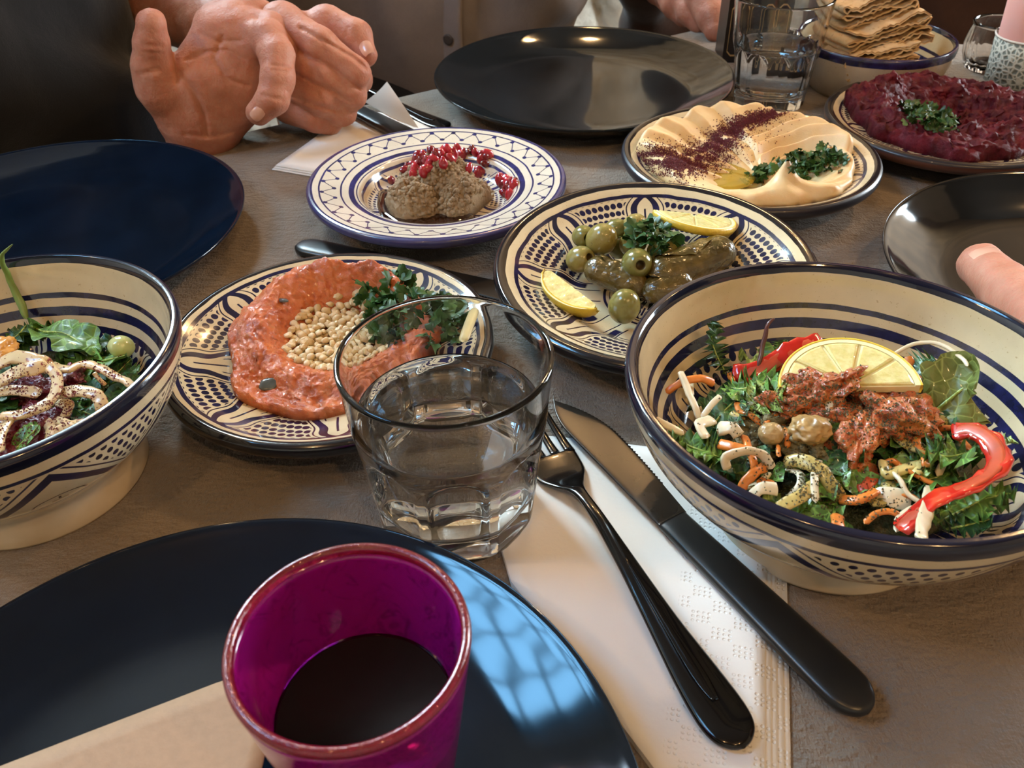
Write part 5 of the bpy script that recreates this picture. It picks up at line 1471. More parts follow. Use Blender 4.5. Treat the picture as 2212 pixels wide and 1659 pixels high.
# stalk
strip('beet_stalk', [Z1(660, 430, .048), Z1(690, 330, .055), Z1(715, 210, .062), Z1(745, 110, .069), Z1(785, 70, .071)], .0017, .0015, M_stalk, 'thin purple brown stalk standing up beside the red pepper', 'stalk', wf=lambda u: 1.3-.6*u)
# pepper strips
def pepper(pts, w, t, label, nrm, sq=.6):
    o = strip('pepper_strip', pts, w, t, M_pepper, label, 'pepper', nrm=nrm, n=16, sq=sq, taper=.04)
    V, Fc = tube([np.array(p)+np.array(nrm)/np.linalg.norm(nrm)*t*.40 for p in pts], w*.40, t*.30, n=10, nrm=nrm, taper=.05, sq=.7)
    link('inner_flesh', mesh('inner_flesh', V, Fc, M_pepin), o); return o
pepper([Z1(540, 400, .049), Z1(700, 365, .053), Z1(830, 300, .057), Z1(960, 235, .060), Z1(1060, 205, .060)], .0078, .0020, 'red pepper strip lying behind the lemon slice', (.1, -.5, .8))
pepper([Z1(1800, 740, .056), Z1(1900, 715, .060), Z1(2010, 770, .0625), Z1(2065, 860, .0635), Z1(2030, 960, .063), Z1(1900, 1040, .061), Z1(1750, 1100, .058), Z1(1620, 1180, .055), Z1(1500, 1290, .052)], .0072, .0020, 'long bent red pepper strip at the near right of the salad', (-.55, .15, .8))
# lemon slice
q = Z1(1205, 505, .0590)
lemon(tuple(q), (R(9), R(-5), R(-7)), .0290, .0048, 'half lemon slice resting on top of the tomato salad', 5)
# tomatoes
for k, (x, y, z, s, r, lab) in enumerate([
    (1010, 520, .058, (.0125, .0085, .0075), (.3, .2, .3), 'large crumbly stewed tomato piece in front of the lemon'),
    (1165, 430, .064, (.0085, .0040, .0075), (.9, .3, .9), 'pointed tomato flake standing against the lemon'),
    (1000, 410, .062, (.0070, .0035, .0030), (.2, .3, .5), 'small tomato flap at the left foot of the lemon'),
    (830, 600, .054, (.0080, .0062, .0050), (.2, .5, .2), 'orange tomato lump at the left of the tomato heap'),
    (1260, 780, .055, (.0062, .0120, .0060), (.3, .2, -.3), 'upright tomato piece in the middle of the bowl'),
    (1430, 660, .058, (.0100, .0115, .0070), (.2, .2, .2), 'big herb dusted tomato piece right of the centre'),
    (1590, 620, .056, (.0075, .0095, .0055), (.3, .1, .6), 'bright red tomato piece at the right end of the heap'),
    (1370, 540, .056, (.0110, .0060, .0050), (.1, .1, .2), 'dark red tomato piece under the lemon slice'),
    (1130, 640, .055, (.0080, .0075, .0050), (.4, .1, .2), 'red tomato lump between the two big pieces'),
    (1250, 900, .050, (.0055, .0060, .0045), (.4, .1, .2), 'small orange tomato tip hanging at the front of the heap'),
    (1120, 860, .044, (.0100, .0110, .0050), (0, 0, .2), 'shaded dark red tomato in the hollow')]):
    chunk('tomato_piece', Z1(x, y, z-.001), tuple(q_*1.12 for q_ in s), M_tomato, lab, 'tomato', 60+k, rot=r, amp=.55, fr=1.7)
for k, (x, y, z, s, lab) in enumerate([
    (740, 720, .050, (.0115, .0090, .0060), 'olive brown herbed lump left of the centre'),
    (960, 780, .052, (.0090, .0125, .0060), 'large herb coated lump below the tomatoes'),
    (680, 800, .047, (.0090, .0075, .0050), 'dark herbed lump behind the curled white shred'),
    (1290, 520, .055, (.0110, .0060, .0050), 'herb crumbs packed under the lemon slice'),
    (1600, 520, .050, (.0120, .0080, .0055), 'olive brown herbed lump at the foot of the broad leaf')]):
    chunk('herbed_lump', Z1(x, y, z-.003), s, M_olv, lab, 'vegetable', 80+k, rot=(.2, .1, .3*k), amp=.5, fr=2.0)
chunk('chickpea', Z1(760, 735, .0555), (.0052, .0048, .0045), simple('chickpea', (.40, .26, .11), .3, .2, 120, coat=.3), 'beige chickpea on the herbed lump', 'chickpea', 3, amp=.08)
chunk('potato_cube', Z1(990, 715, .0560), (.0085, .0075, .0055), simple('herbed_potato', (.46, .28, .10), .4, .4, 220, coat=.2), 'yellow potato piece under the tomatoes', 'potato', 5, amp=.22)
# courgette, white and carrot strips
for k, (pts, w, t, mat, lab, cat) in enumerate([
    ([(830, 900, .050), (930, 890, .054), (1040, 950, .054), (1110, 1040, .051), (1170, 1110, .047)], .0048, .0028, M_yell, 'thick herbed courgette strip in the near middle', 'courgette'),
    ([(800, 1170, .050), (900, 1100, .053), (1020, 1030, .052)], .0042, .0018, M_yell, 'short yellow green courgette strip near the rim', 'courgette'),
    ([(1410, 890, .052), (1430, 970, .052), (1540, 930, .052), (1640, 910, .052)], .0036, .0022, M_yell, 'olive green courgette curl right of the centre', 'courgette'),
    ([(300, 440, .056), (300, 520, .057)], .0018, .0012, M_white, 'tiny white shred at the far left', 'shred'),
    ([(235, 375, .062), (275, 470, .060), (320, 580, .057), (350, 660, .053)], .0024, .0017, M_white, 'straight white shred pointing up at the left wall', 'shred'),
    ([(470, 520, .058), (420, 570, .057), (360, 650, .054)], .0022, .0014, M_white, 'short white shred forming a V with the straight one', 'shred'),
    ([(90, 650, .058), (160, 690, .056), (260, 740, .053)], .0026, .0013, M_white, 'tan shred touching the left rim of the right bowl', 'shred'),
    ([(430, 650, .056), (350, 690, .058), (390, 770, .056)], .0042, .0020, M_white, 'broad curled white shred above the bright leaf', 'shred'),
    ([(450, 720, .055), (530, 700, .059), (580, 750, .056)], .0048, .0020, M_white, 'broken white sprout piece at the left of the salad', 'shred'),
    ([(510, 940, .052), (510, 870, .057), (600, 835, .060), (710, 860, .058), (770, 940, .053)], .0036, .0016, M_white, 'arched white shred over the orange carrots', 'shred'),
    ([(630, 1110, .050), (700, 1050, .054), (800, 1050, .054)], .0038, .0018, M_white, 'curved cream shred close to the near rim', 'shred'),
    ([(1680, 1040, .050), (1660, 1160, .056), (1630, 1260, .062), (1620, 1340, .065)], .0042, .0014, M_white, 'straight white strip leaning on the near rim', 'shred'),
    ([(1330, 1110, .047), (1440, 1090, .050), (1560, 1150, .048)], .0062, .0012, M_white, 'translucent pale slice next to the carrot', 'shred'),
    ([(1240, 1070, .046), (1310, 1040, .049), (1370, 960, .048)], .0036, .0013, M_pepin, 'pinkish curved shred in the middle near the hollow', 'shred'),
    ([(1430, 300, .060), (1570, 225, .066), (1720, 220, .069), (1850, 300, .069), (1890, 350, .069)], .0014, .0009, M_white, 'long thin translucent shred lying on the far right wall', 'shred'),
    ([(160, 500, .055), (240, 440, .059), (350, 420, .060), (440, 450, .057)], .0028, .0018, M_carrot, 'curved carrot shred at the far left of the salad', 'carrot'),
    ([(590, 1060, .050), (600, 1010, .053), (660, 960, .055), (730, 920, .054)], .0034, .0018, M_carrot, 'bent carrot shred under the arched white one', 'carrot'),
    ([(460, 800, .053), (540, 810, .056), (620, 830, .055)], .0034, .0020, M_carrot, 'thick carrot shred left of the arched white one', 'carrot'),
    ([(600, 740, .055), (650, 880, .055), (680, 990, .050)], .0026, .0016, M_carrot, 'long carrot shred running down beside the chickpea', 'carrot'),
    ([(1150, 1110, .047), (1260, 1110, .051), (1380, 1060, .051)], .0036, .0020, M_carrot, 'orange carrot shred at the near middle', 'carrot'),
    ([(1140, 1190, .052), (1140, 1280, .058)], .0042, .0016, M_carrot, 'short square carrot stub by the near rim', 'carrot'),
    ([(690, 1000, .049), (750, 1030, .051), (760, 1080, .050)], .0032, .0018, M_carrot, 'small carrot piece above the cream shred', 'carrot'),
    ([(1500, 380, .056), (1550, 330, .060), (1540, 300, .061)], .0034, .0020, M_carrot, 'carrot stub peeping out right of the lemon', 'carrot'),
    ([(1640, 880, .056), (1650, 930, .056)], .0030, .0014, M_carrot, 'tiny carrot bit on the frilly leaf', 'carrot'),
    ([(800, 800, .054), (800, 870, .054)], .0016, .0012, M_carrot, 'thin upright orange sliver in the middle', 'carrot')]):
    strip('vegetable_strip', [Z1(*p) for p in pts], w, t, mat, lab, cat, n=12, taper=.08, sq=.75, nrm=(.05*(k % 5), -.4, 1))
def rand_shreds(c, Rb, z0, specs, seed, dome=.010):
    rg = random.Random(seed)
    for (mat, lab, grp, cat, n, w, t, L) in specs:
        for k in range(n):
            a = rg.random()*2*PI; r = Rb*math.sqrt(rg.random())*.9; x, y = c[0]+r*math.cos(a), c[1]+r*math.sin(a); z = z0+dome*(1-(r/Rb)**2)+rg.uniform(.001, .007)
            d = rg.random()*2*PI; l = L*rg.uniform(.6, 1.3); b = rg.uniform(-.6, .6)
            pts = [(x+l*(s-.5)*math.cos(d+b*(s-.5)*2), y+l*(s-.5)*math.sin(d+b*(s-.5)*2), z+.004*math.sin(s*PI)*rg.uniform(-.3, 1)) for s in (0, .33, .66, 1)]
            if max(math.hypot(q[0]-c[0], q[1]-c[1]) for q in pts) > Rb*1.02: continue
            strip('salad_shred', pts, w*rg.uniform(.7, 1.2), t, mat, lab, cat, grp, n=8, sub=4, taper=.08, sq=.75, nrm=(rg.uniform(-.5, .5), rg.uniform(-.5, .5), 1))
rand_shreds(bRc, .0620, .0400, [(M_carrot, 'short carrot shred mixed into the salad with the lemon', 'carrot shreds in the lemon slice bowl', 'carrot', 26, .0026, .0015, .020),
    (M_white, 'pale shred mixed into the salad with the lemon', 'pale shreds in the lemon slice bowl', 'shred', 20, .0026, .0013, .022),
    (M_yell, 'herbed courgette bit mixed into the salad with the lemon', 'courgette bits in the lemon slice bowl', 'courgette', 14, .0038, .0018, .016)], 77)
gz, hit = ground_z([o for o in scene.objects if o.type == 'MESH' and o.name.split('.')[0] in ('salad_shred', 'tomato_piece', 'herbed_lump', 'vegetable_strip', 'lettuce_leaf', 'mixed_salad', 'salad_leaf', 'pepper_strip') and o.parent is None])
grains('dried_herbs', [(1620, 880), (1700, 890), (1780, 850), (1900, 890), (1990, 960)], [50, 60, 60, 60, 40], 2600, .00045, M_herb, 'dried green herb flakes sprinkled over the lemon slice salad', 'herbs', 6, hit)
grains('dried_herbs', [(1660, 990), (1800, 1060), (1900, 1110)], [50, 60, 40], 1200, .00045, M_herb, 'dried herb flakes over the near part of the right salad', 'herbs', 7, hit)

# ---------------- left bowl. Z2: crop 0,500 ; 2.765
def Z2(x, y, z): return atz(x/2.765, 500+y/2.765, z)
bLc = (-.2290, .3000)
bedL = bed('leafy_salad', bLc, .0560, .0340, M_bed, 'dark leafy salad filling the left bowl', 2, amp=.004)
rand_leaves(bLc, .0590, .0370, 60, 'torn green leaf in the sumac dusted salad', 'torn leaves in the sumac salad bowl', 5, [L_DARK, L_MID, L_DARK])
def rocket(pts, zs, w, mat, seed, label, **k):
    return put_leaf('rocket_leaf', [Z2(x, y, z) for (x, y), z in zip(pts, zs)], w, mat, seed, label, **k)
rocket([(170, 560), (260, 600), (380, 610), (500, 680), (590, 740)], [.047, .052, .056, .055, .052], .0120, L_MID, 1, 'broad rocket leaf stretching toward the right wall of the left bowl', frill=.25, jag=.35, lobes=3)
rocket([(160, 560), (110, 620), (40, 660)], [.050, .050, .048], .0075, L_DARK, 2, 'dark rocket lobe at the foot of the long stalk', frill=.5, jag=.4)
rocket([(600, 780), (680, 760), (760, 740)], [.050, .054, .055], .0085, L_MID, 3, 'round green leaf under the pale bean', frill=.2, jag=.1, lobes=2)
rocket([(640, 900), (720, 830), (790, 760)], [.047, .050, .053], .0090, L_DARK, 4, 'green leaf beside the sumac dusted strand at the right', frill=.3, jag=.2)
rocket([(60, 1340), (130, 1270), (200, 1200), (240, 1150)], [.052, .056, .060, .062], .0085, L_MID, 5, 'smooth green leaf at the near edge of the left bowl', frill=.1, jag=.08, lobes=2)
rocket([(420, 1060), (500, 1080), (570, 1110)], [.045, .048, .050], .0085, L_DARK, 6, 'dark green leaf between the pale strands', frill=.3, jag=.2)
rocket([(480, 870), (560, 900), (620, 960)], [.046, .048, .048], .0085, L_MID, 7, 'small green leaf under the upper strand', frill=.3, jag=.2)
strip('rocket_stalk', [Z2(165, 520, .050), Z2(110, 400, .058), Z2(50, 270, .069), Z2(10, 150, .083), Z2(75, 78, .094)], .0026, .0019, simple('rocket_stem', (.20, .30, .075), .4, .25, 120), 'curved green rocket stalk rising above the left bowl', 'stalk', wf=lambda u: 1.4-1.0*u)
for k, (pts, w, t, lab) in enumerate([
    ([(-60, 830, .060), (60, 760, .064), (170, 760, .067), (260, 790, .066), (300, 830, .064)], .0050, .0022, 'wide sumac dusted strand at the top of the heap'),
    ([(-60, 920, .062), (80, 850, .066), (200, 820, .069), (290, 790, .069)], .0052, .0020, 'yellowish broad strand below the topmost one'),
    ([(280, 800, .069), (340, 870, .067), (330, 960, .065), (250, 1050, .063), (120, 1090, .062), (0, 1100, .061)], .0038, .0020, 'looping strand curling round the middle of the heap'),
    ([(300, 790, .062), (400, 830, .064), (490, 790, .065), (600, 820, .064), (700, 870, .063), (800, 920, .063)], .0038, .0019, 'long sumac speckled strand reaching the right wall'),
    ([(330, 970, .060), (440, 960, .064), (560, 970, .065), (610, 1030, .063), (610, 1080, .060)], .0046, .0020, 'bent pale strand hooking over the leaves'),
    ([(-30, 960, .058), (100, 950, .060), (240, 970, .062)], .0040, .0016, 'flat strand crossing the beetroot'),
    ([(320, 1120, .058), (430, 1150, .064), (560, 1130, .068)], .0030, .0014, 'thin cream strand close to the near rim'),
    ([(300, 1260, .064), (360, 1190, .067), (450, 1180, .069)], .0044, .0020, 'cream curl resting against the near rim'),
    ([(260, 1130, .056), (300, 1180, .058), (280, 1270, .062)], .0040, .0018, 'short strand standing by the near rim'),
    ([(340, 1020, .056), (410, 1040, .058), (380, 1110, .057)], .0042, .0016, 'speckled strand piece behind the dark leaf'),
    ([(560, 840, .060), (600, 890, .058), (630, 920, .056)], .0016, .0012, 'thin little strand between the two long ones'),
    ([(0, 1180, .056), (60, 1130, .058), (130, 1110, .058)], .0050, .0016, 'strand at the lower left over the beetroot'),
    ([(-20, 1330, .060), (10, 1200, .060), (60, 1120, .060)], .0042, .0016, 'strand running down to the near left rim')]):
    strip('onion_strand', [Z2(*p) for p in pts], w, t, M_onion, lab, 'vegetable strand', n=12, taper=.06, sq=.7, nrm=(.3 if k % 2 else -.2, -.3, 1))
chunk('pale_bean', Z2(725, 690, .0560), (.0062, .0055, .0055), simple('pale_bean', (.48, .52, .20), .25, .15, 80, coat=.4), 'round pale green bean near the right wall of the left bowl', 'bean', 4, amp=.05, fr=.8)
for k, (x, y, z, s, lab) in enumerate([(180, 960, .052, (.014, .009, .006), 'dark beetroot heap under the strands'), (230, 1170, .052, (.010, .012, .006), 'purple beetroot pile near the near rim'), (420, 880, .050, (.008, .007, .005), 'beetroot piece right of the loop'), (60, 1250, .052, (.010, .012, .006), 'brown red beetroot lump at the near left')]):
    chunk('beetroot_pile', Z2(x, y, z), s, M_beetr, lab, 'beetroot', 30+k, amp=.5, fr=2.2, rot=(0, 0, k))
chunk('pumpkin_piece', Z2(15, 700, .0600), (.0060, .0075, .0040), simple('pumpkin', (.62, .28, .05), .35, .2, 90, coat=.2), 'orange pumpkin piece at the left frame of the left bowl', 'pumpkin', 9, amp=.2)
gz, hit = ground_z([o for o in scene.objects if o.type == 'MESH' and o.name.split('.')[0] in ('onion_strand', 'leafy_salad', 'beetroot_pile', 'rocket_leaf') and o.parent is None])
grains('sumac', [(0, 800), (60, 850), (120, 900), (180, 840), (250, 800)], [40, 40, 40, 40, 30], 1500, .00038, M_sumac, 'dark red sumac dusting over the left salad', 'sumac', 9, hit)
grains('sumac', [(0, 950), (70, 960), (130, 900)], [30, 30, 40], 600, .0004, M_sumac, 'dark red sumac crumbs near the near rim of the left bowl', 'sumac', 10, hit)

# ---------------- flatbread in the far bowl. crop 1500,0 ; 3.107
M_bread = Mat('flatbread', .75, .3, sss=.15); _a = M_bread.noise(45, 4); _b = M_bread.noise(200, 3)
M_bread.set('Base Color', M_bread.mix(_b.above(.63, .06)*.5, M_bread.ramp(_a, [(.3, (.50, .32, .155)), (.55, (.64, .46, .26)), (.75, (.52, .30, .12))]), (.30, .15, .06))); M_bread.bump(_b, .0008, .6); M_bread = M_bread.m
def bread(c, ax, width, depth, layers, z0, dz, seed, label, amp=.003, th=.0009):
    """a thin bread folded back and forth: a long serpentine section swept sideways"""
    rg = random.Random(seed); sec = []
    for k in range(layers):
        z = z0+k*dz; xs = np.linspace(-.5, .5, 22); xs = xs if k % 2 == 0 else xs[::-1]
        e = rg.uniform(.86, 1.04); ph = rg.random()*6; f = rg.uniform(10, 22)
        for x in xs:
            sec.append((x*width*e, z+amp*.5*math.sin(x*f+ph)*(abs(x)*2)**.6+.0007*math.sin(x*61+ph)))
        if k < layers-1:
            s = 1 if k % 2 == 0 else -1
            sec.append((s*width*.5*e+s*dz*.6, z+dz*.5))
    sec = np.array(sec); T = np.gradient(sec, axis=0); T /= np.linalg.norm(T, axis=1)[:, None]; N = np.stack([-T[:, 1], T[:, 0]], 1)
    m = 26; V = []; ns = len(sec)
    for s in (1, -1):
        for i in range(m):
            v = -.5+i/(m-1)
            for j in range(ns):
                x, z = sec[j]+N[j]*th*s
                nz = amp*.9*vn(np.array([[x*60+seed, v*4.5+j*.05, (j//23)*.7+seed]]))[0]*(abs(v)*2)**.8
                ed = (1+.10*vn(np.array([[x*50, (j//23)*3.1, seed+7]]))[0])
                taper = 1-.10*abs(v)
                V.append((x*taper, v*depth*ed, z+nz))
    V = np.array(V); a = m*ns; G = grid_faces(m, ns)
    Fc = [tuple(f) for f in G.tolist()]+[tuple(reversed([q+a for q in f])) for f in G.tolist()]
    for j in range(ns-1): Fc += [(j+1, j, a+j, a+j+1), ((m-1)*ns+j, (m-1)*ns+j+1, a+(m-1)*ns+j+1, a+(m-1)*ns+j)]
    for i in range(m-1): Fc += [(i*ns, (i+1)*ns, a+(i+1)*ns, a+i*ns), ((i+1)*ns+ns-1, i*ns+ns-1, a+i*ns+ns-1, a+(i+1)*ns+ns-1)]
    o = link('flatbread', mesh('flatbread', V, Fc, M_bread), loc=tuple(c), rot=ax); return tag(o, label, 'bread')
bc2 = (.3380, .7970)
bread((bc2[0]-.012, bc2[1]-.022, .0225), (R(-6), R(-10), R(12)), .070, .050, 8, 0, .0030, 1, 'lowest folded flatbread at the front of the far bowl')
bread((bc2[0]-.004, bc2[1]-.004, .0400), (R(-4), R(-14), R(10)), .075, .062, 8, 0, .0032, 2, 'middle flatbread of crumpled layers in the far bowl')
bread((bc2[0]-.008, bc2[1]+.012, .0610), (R(-2), R(-16), R(4)), .070, .060, 7, 0, .0034, 3, 'topmost flatbread folded over with a wavy edge')
# ------------------------------------------------------------------ people
M_skinp = Mat('skin', .55, .35, sss=.25, sssr=.006); _a = M_skinp.noise(55, 4, .6); _b = M_skinp.noise(340, 3, .6)
M_skinp.set('Base Color', M_skinp.mix(_b.above(.55, .15)*.35, M_skinp.ramp(_a, [(.3, (.36, .135, .080)), (.55, (.45, .195, .125)), (.75, (.49, .24, .165))]), (.46, .13, .08)))
M_skinp.bump(_b+M_skinp.voro(420, 'DISTANCE_TO_EDGE')*.5+M_skinp.noise(60, 3)*1.5, .0009, .55); M_skinp = M_skinp.m
def chain_d(p, pts, k=.003):
    d = None
    for (a, ra), (b, rb) in zip(pts[:-1], pts[1:]):
        q = cone_d(p, a, b, ra, rb); d = q if d is None else smin(d, q, k)
    return d
def body_mesh(name, palm, fingers, h=.0018, kp=.010, kf=.005, ks=.0016, extra=None, pad=.012, creases=()):
    allp = [q for c in palm+fingers for q in c]
    P = np.array([q[0] for q in allp]); rr = np.array([q[1] for q in allp])
    lo = (P-rr[:, None]).min(0)-pad; hi = (P+rr[:, None]).max(0)+pad
    def F_(p):
        d = None
        for c in palm:
            q = chain_d(p, c, .008); d = q if d is None else smin(d, q, kp)
        f = None
        for c in fingers:
            q = chain_d(p, c, .004); f = q if f is None else smin(f, q, ks)
        if f is not None: d = smin(d, f, kf)
        return d+.0006*vn(p*90)+.0003*vn(p*260)
    V, Fc = surf_net(F_, lo, hi, h)
    # folds of the skin : pressed into the side that faces the table's near end
    for (pts, w, dep, dmax) in creases:
        rel = V-CAM; dz = rel@AF; ux = (rel@CX)/dz*F+W_/2; uy = H_/2-(rel@CU)/dz*F; dist = np.linalg.norm(rel, axis=1)
        q = None
        for (x0, y0), (x1, y1) in zip(pts[:-1], pts[1:]):
            dx, dy = x1-x0, y1-y0; t = np.clip(((ux-x0)*dx+(uy-y0)*dy)/(dx*dx+dy*dy), 0, 1)
            v = np.hypot(ux-x0-t*dx, uy-y0-t*dy); q = v if q is None else np.minimum(q, v)
        k = dep*np.exp(-(q*dist/F/w)**2)*(dist < dmax)
        V = V+rel/dist[:, None]*k[:, None]
    return V, Fc
def D(*a):
    """(px, py, distance, radius) tuples to (point, radius)"""
    return [(atd(x, y, d), r) for (x, y, d, r) in a]
def nail(p, dirv, up, w, l, parent):
    dirv = np.array(dirv)/np.linalg.norm(dirv); up = np.array(up, float); up -= dirv*np.dot(up, dirv); up /= np.linalg.norm(up); sd = np.cross(dirv, up)
    V = []; n, m = 10, 10
    for i in range(n+1):
        for j in range(m+1):
            u, v = -1+2*i/n, -1+2*j/m
            k = math.sqrt(max(0, 1-abs(u)**3*.5))
            V.append(np.array(p)+dirv*(l*u)+sd*(w*v*k)+up*(.0016*(1-v*v)-.0008*u*u))
    link('fingernail', mesh('fingernail', V, [tuple(q) for q in grid_faces(n+1, m+1).tolist()], M_nail), parent)
M_nail = simple('fingernail', (.62, .33, .24), .25, .1, 80, coat=.4)

def cloth_mat(name, c1, c2, rough=.85):
    m = Mat(name, rough, .2, sheen=.2); a = m.noise(14, 4, .6); w = m.noise(900, 2)
    m.set('Base Color', m.mix(w*.4, m.ramp(a, [(.3, c1), (.7, c2)]), tuple(q*.7 for q in c1))); m.bump(w*.4+m.noise(60, 3), .0012, .7); return m.m
def garment(name, caps, mat, parent, h=.009, k=.04, folds=.006, fs=11.0, cut=None, pad=.03):
    """clothing : smooth union of capsules / ellipsoids with folds"""
    P = np.array([q[i] for q in caps for i in ((0, 1) if len(q) == 4 else (0,))]); rr = max(max(np.max(q[2]), np.max(q[3])) if len(q) == 4 else np.max(q[1]) for q in caps)
    lo = P.min(0)-rr-pad; hi = P.max(0)+rr+pad
    def F_(p):
        d = None
        for q in caps:
            v = cone_d(p, *q) if len(q) == 4 else ell_d(p, q[0], q[1], q[2])
            d = v if d is None else smin(d, v, k)
        w = p*np.array([fs, fs, fs*.8]); f = vn(w+vn(w*.6)[..., None]*1.3)
        d = d+folds*(1-np.abs(f)*2.0)*.8+folds*.35*vn(p*fs*3.2)
        if cut is not None: d = np.maximum(d, cut(p))
        return d
    V, Fc = surf_net(F_, lo, hi, h)
    o = link(name, mesh(name, V, Fc.tolist(), mat), parent); return o
def rz(a):
    c, s = math.cos(a), math.sin(a); return np.array([[c, -s, 0], [s, c, 0], [0, 0, 1]])

# ---- person in black : both gesturing hands
def person_black():
    palm1 = [D((432, 278, .785, .0245), (440, 180, .772, .0270), (470, 75, .772, .0200)),
             D((450, 262, .780, .0235), (505, 160, .770, .0250), (520, 75, .768, .0185)),
             D((470, 262, .782, .0220), (535, 200, .772, .0200), (548, 110, .768, .0170)),
             D((395, 240, .782, .0240), (352, 190, .770, .0185), (338, 160, .766, .0160)),
             D((432, 285, .790, .0250), (420, 300, .86, .0270), (400, 290, .95, .0300))]
    f1 = [D((345, 185, .768, .0165), (329, 140, .760, .0145), (328, 92, .752, .0128), (327, 52, .748, .0112)),
          D((540, 95, .765, .0150), (578, 82, .748, .0140), (598, 120, .732, .0132), (600, 170, .722, .0125), (588, 215, .718, .0118), (558, 243, .722, .0098)),
          D((535, 60, .772, .0150), (585, 62, .762, .0130), (610, 110, .752, .0120), (606, 150, .745, .0110)),
          D((500, 40, .780, .0150), (545, 28, .785, .0130), (582, 48, .782, .0120), (596, 90, .772, .0110)),
          D((462, 50, .785, .0150), (500, 26, .797, .0130), (540, 18, .802, .0120), (566, 30, .800, .0110))]
    cr1 = [([(372, 112), (380, 150), (420, 200), (440, 250), (445, 290)], .0022, .0034, .765), ([(372, 108), (380, 130), (384, 175)], .0030, .0040, .770), ([(480, 80), (462, 125), (490, 170), (535, 185)], .0018, .0022, .760), ([(530, 130), (490, 108), (445, 112), (400, 130)], .0018, .0018, .760),
           ([(306, 98), (350, 100)], .0015, .0014, .75), ([(308, 112), (350, 116)], .0013, .0010, .75), ([(300, 160), (345, 150)], .0018, .0014, .76), ([(590, 140), (625, 146)], .0014, .0014, .73), ([(588, 150), (622, 156)], .0012, .0010, .73), ([(566, 205), (610, 216)], .0013, .0013, .72),
           ([(400, 290), (450, 296), (500, 286)], .0018, .0014, .775), ([(430, 70), (470, 90), (520, 88)], .0018, .0012, .77)]
    V1, F1 = body_mesh('h', palm1, f1, kf=.008, creases=cr1)
    palm2 = [D((560, 110, .840, .0270), (625, 120, .800, .0300), (640, 190, .790, .0270)),
             D((615, 60, .785, .0190), (620, 130, .785, .0240), (640, 215, .785, .0200)),
             D((560, 110, .840, .0270), (470, 60, .92, .0300), (350, 10, 1.02, .0360), (300, -60, 1.10, .0420))]
    f2 = [D((640, 95, .800, .0170), (705, 52, .790, .0150), (768, 78, .775, .0132), (790, 118, .765, .0098)),
          D((606, 52, .775, .0165), (690, 100, .750, .0142), (765, 158, .748, .0125), (778, 172, .768, .0110)),
          D((612, 112, .770, .0165), (690, 160, .748, .0145), (758, 203, .752, .0126), (752, 218, .775, .0110)),
          D((618, 170, .770, .0160), (690, 210, .750, .0142), (738, 240, .760, .0120), (728, 246, .780, .0105)),
          D((628, 225, .775, .0150), (680, 252, .762, .0128), (712, 266, .772, .0105))]
    cr2 = [([(612, 88), (660, 118), (705, 138), (775, 190)], .0016, .0026, .79), ([(622, 150), (680, 182), (720, 196), (760, 222)], .0016, .0026, .79), ([(625, 205), (680, 228), (735, 240)], .0016, .0024, .79), ([(650, 60), (700, 88), (760, 122), (790, 146)], .0016, .0026, .79),
           ([(690, 84), (702, 112)], .0014, .0009, .77), ([(682, 148), (694, 172)], .0014, .0009, .77), ([(684, 196), (694, 222)], .0014, .0009, .77), ([(752, 58), (742, 90)], .0014, .0010, .78)]
    V2, F2 = body_mesh('h', palm2, f2, kf=.008, creases=cr2)
    # trunk hidden in the shirt, joined to both forearms
    c = atd(-20, 150, 1.03); c = np.array([c[0]-.02, c[1], 0])
    trunk = [[(c+[0, 0, -.45], .13), (c+[0, 0, .10], .14), (c+[0, 0, .36], .12), (c+[0, 0, .50], .055)],
             [(c+[.10, -.02, .34], .06), (np.array(atd(262, -130, 1.17)), .045), (np.array(atd(300, -60, 1.10)), .042)],
             [(c+[.02, -.10, .34], .06), (c+[.06, -.14, .05], .045), (np.array(atd(400, 290, .95)), .030)]]
    V3, F3 = body_mesh('t', trunk, [], h=.009, kp=.04)
    mb = MB(); mb.add(V1, F1.tolist()); mb.add(V2, F2.tolist()); mb.add(V3, F3.tolist())
    o = link('person', mb.mesh('person', M_skinp)); tag(o, 'person in a black shirt gesturing with both hands above the table edge', 'person')
    M = cloth_mat('black_jersey', (.004, .004, .005), (.007, .007, .008))
    e = np.array(atd(392, 292, .93)); w = np.array(atd(415, 292, .855))
    garment('shirt', [(c+[0, 0, -.50], c+[0, 0, .30], .165, .165), (c+[.06, 0, .32], np.array(atd(262, -130, 1.17)), .075, .062),
                      (np.array(atd(262, -130, 1.17)), np.array(atd(285, -80, 1.12)), .062, .056), (c+[.03, -.10, .30], c+[.06, -.14, .05], .075, .065), (c+[.06, -.14, .05], e, .062, .046), (e, w, .046, .036)], M, o, folds=.006)
    tp = np.array(D((790, 112, .765, 0))[0][0])
    d_ = np.array(atd(792, 122, .763))-np.array(atd(768, 78, .775)); nail(tp+(CAM-tp)/np.linalg.norm(CAM-tp)*.0092+[.0008, 0, .0030], d_, CAM-tp, .0052, .0062, o)
    tp = np.array(atd(556, 246, .720)); nail(tp+(CAM-tp)/np.linalg.norm(CAM-tp)*.0090, np.array(atd(550, 252, .722))-np.array(atd(588, 215, .718)), CAM-tp, .0046, .0052, o)
person_black()

